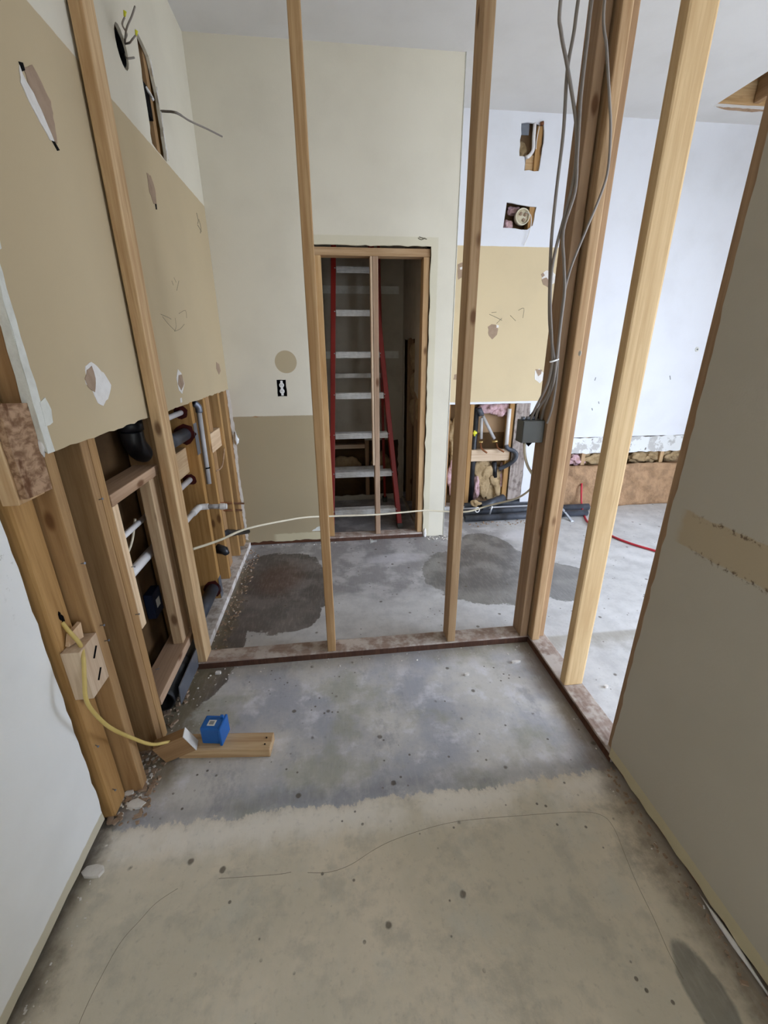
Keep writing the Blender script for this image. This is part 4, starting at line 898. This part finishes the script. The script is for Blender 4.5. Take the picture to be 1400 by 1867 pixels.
# wrench
wr = tag(empty('wrench', tuple(fl(1040, 942, 0))), 'chrome adjustable wrench leaning across the black pipes', 'wrench')
wa = at(1025, 926, 1, 3.36); wb_ = at(1044, 949, 2, .012); wd = (wb_-wa); wl = wd.length; wd.normalize()
wx = Vector((0, 0, 1)).cross(wd).normalized(); wz = wd.cross(wx); WR = Matrix((wx, wd, wz)).transposed()
def wplate(name, pts, th, m_):
    return poly3(name, [wa+WR @ Vector((p[0], p[1], -th/2)) for p in pts], th, m_, wr)
wplate('handle', [(-.010, 0), (.010, 0), (.014, .02), (.010, .06), (.011, wl), (-.011, wl), (-.010, .06), (-.014, .02)], .011, 'steel')
wplate('head', [(-.011, wl-.004), (.011, wl-.004), (.030, wl+.020), (.034, wl+.050), (.020, wl+.075), (.014, wl+.050), (-.010, wl+.040), (-.024, wl+.045), (-.026, wl+.020)], .017, 'steel')
wplate('lower_jaw', [(-.012, wl+.043), (-.026, wl+.048), (-.030, wl+.075), (-.020, wl+.080), (-.010, wl+.062)], .014, 'steel_dull')
# red hose
hz = [at(1061, 876, 1, 3.58), at(1060, 890, 1, 3.535), at(1060, 918, 1, 3.50), at(1064, 937, 1, 3.36), at(1075, 955, 2, .012), at(1115, 977, 2, .009), at(1150, 991, 2, .009), at(1190, 1003, 2, .009), at(1240, 1018, 2, .009), at(1330, 1040, 2, .009)]
tag(tube('red_hose', hz, .0085, 'red_hose', None, 8, 10), 'red hose coming from the brown batt across the far floor', 'hose')

# ------------------------------------------------------------------ debris
chips = [(940, 1207, .024, .007, 'white sliver of plaster on the slab near the corner post'), (398, 1227, .016, .010, 'white chip on the slab below the left end of the sill plate'), (248, 1467, .03, .018, 'larger of two white plaster chips beside the left stud foot'), (236, 1447, .018, .012, 'smaller of two white plaster chips beside the left stud foot'), (172, 1590, .034, .020, 'white plaster chip at the near left drywall base'), (851, 1230, .012, .006, 'tiny pale chip on the slab left of the plaster sliver'), (1105, 1252, .010, .007, 'pale chip on the bright floor beyond the pale post')]
for n_, (x_, y_, a_, b_, lab) in enumerate(chips):
    v = at(x_, y_, 2, .004); r = random.Random(n_)
    pts = [(v.x+math.cos(t_)*a_*r.uniform(.7, 1.1), v.y+math.sin(t_)*b_*r.uniform(.7, 1.1)) for t_ in [i*math.pi/4 for i in range(8)]]
    tag(sheet('plaster_chip', 2, .011, -.0105, pts, [], 'gyp'), lab, 'debris', 'plaster chips on the slab')
def crumbs(name, regions, m, lab, seed):
    r = random.Random(seed); bm = bmesh.new()
    for (x0, x1, y0, y1, n_, s0, s1) in regions:
        for _ in range(n_):
            c_ = Vector((r.uniform(x0, x1), r.uniform(y0, y1), 0)); s = r.uniform(s0, s1)
            mt = Matrix.Translation(c_+Vector((0, 0, s*.3))) @ Matrix.Rotation(r.uniform(0, 6), 4, 'Z') @ Matrix.Diagonal((s*r.uniform(.6, 2.2), s, s*.6, 1))
            q = bmesh.ops.create_cube(bm, size=1.0, matrix=mt)
            for v in q['verts']: v.co += Vector((r.uniform(-.2, .2)*s, r.uniform(-.2, .2)*s, 0))
    return tag(link(name, finish(bm, name), m), lab, 'debris', None, 'stuff')
crumbs('floor_grit', [(-.78, -.68, 1.02, 1.26, 90, .002, .009), (-.70, -.56, 1.35, 1.70, 25, .001, .005), (-.665, -.60, 1.82, 3.0, 45, .001, .006), (-.76, -.71, .45, 1.0, 40, .001, .004), (-.6, .0, 3.02, 3.068, 40, .002, .007), (.7, .9, 2.98, 3.06, 40, .003, .010), (.88, .935, .5, 1.7, 14, .001, .004), (-.66, .9, 1.62, 1.70, 60, .001, .005)], 'gyp', 'pale crumbs of plaster scattered along the wall bases', 3)
crumbs('brown_grit', [(-.78, -.66, 1.0, 1.30, 160, .003, .014), (-.84, -.68, 1.36, 1.80, 120, .003, .016), (-.665, -.58, 1.82, 3.0, 190, .002, .010), (1.1, 1.7, 3.2, 3.32, 60, .003, .010), (.90, .935, .4, 1.0, 60, .003, .008)], 'paper', 'brown dirt crumbs along the left wall base and slab edge', 4)
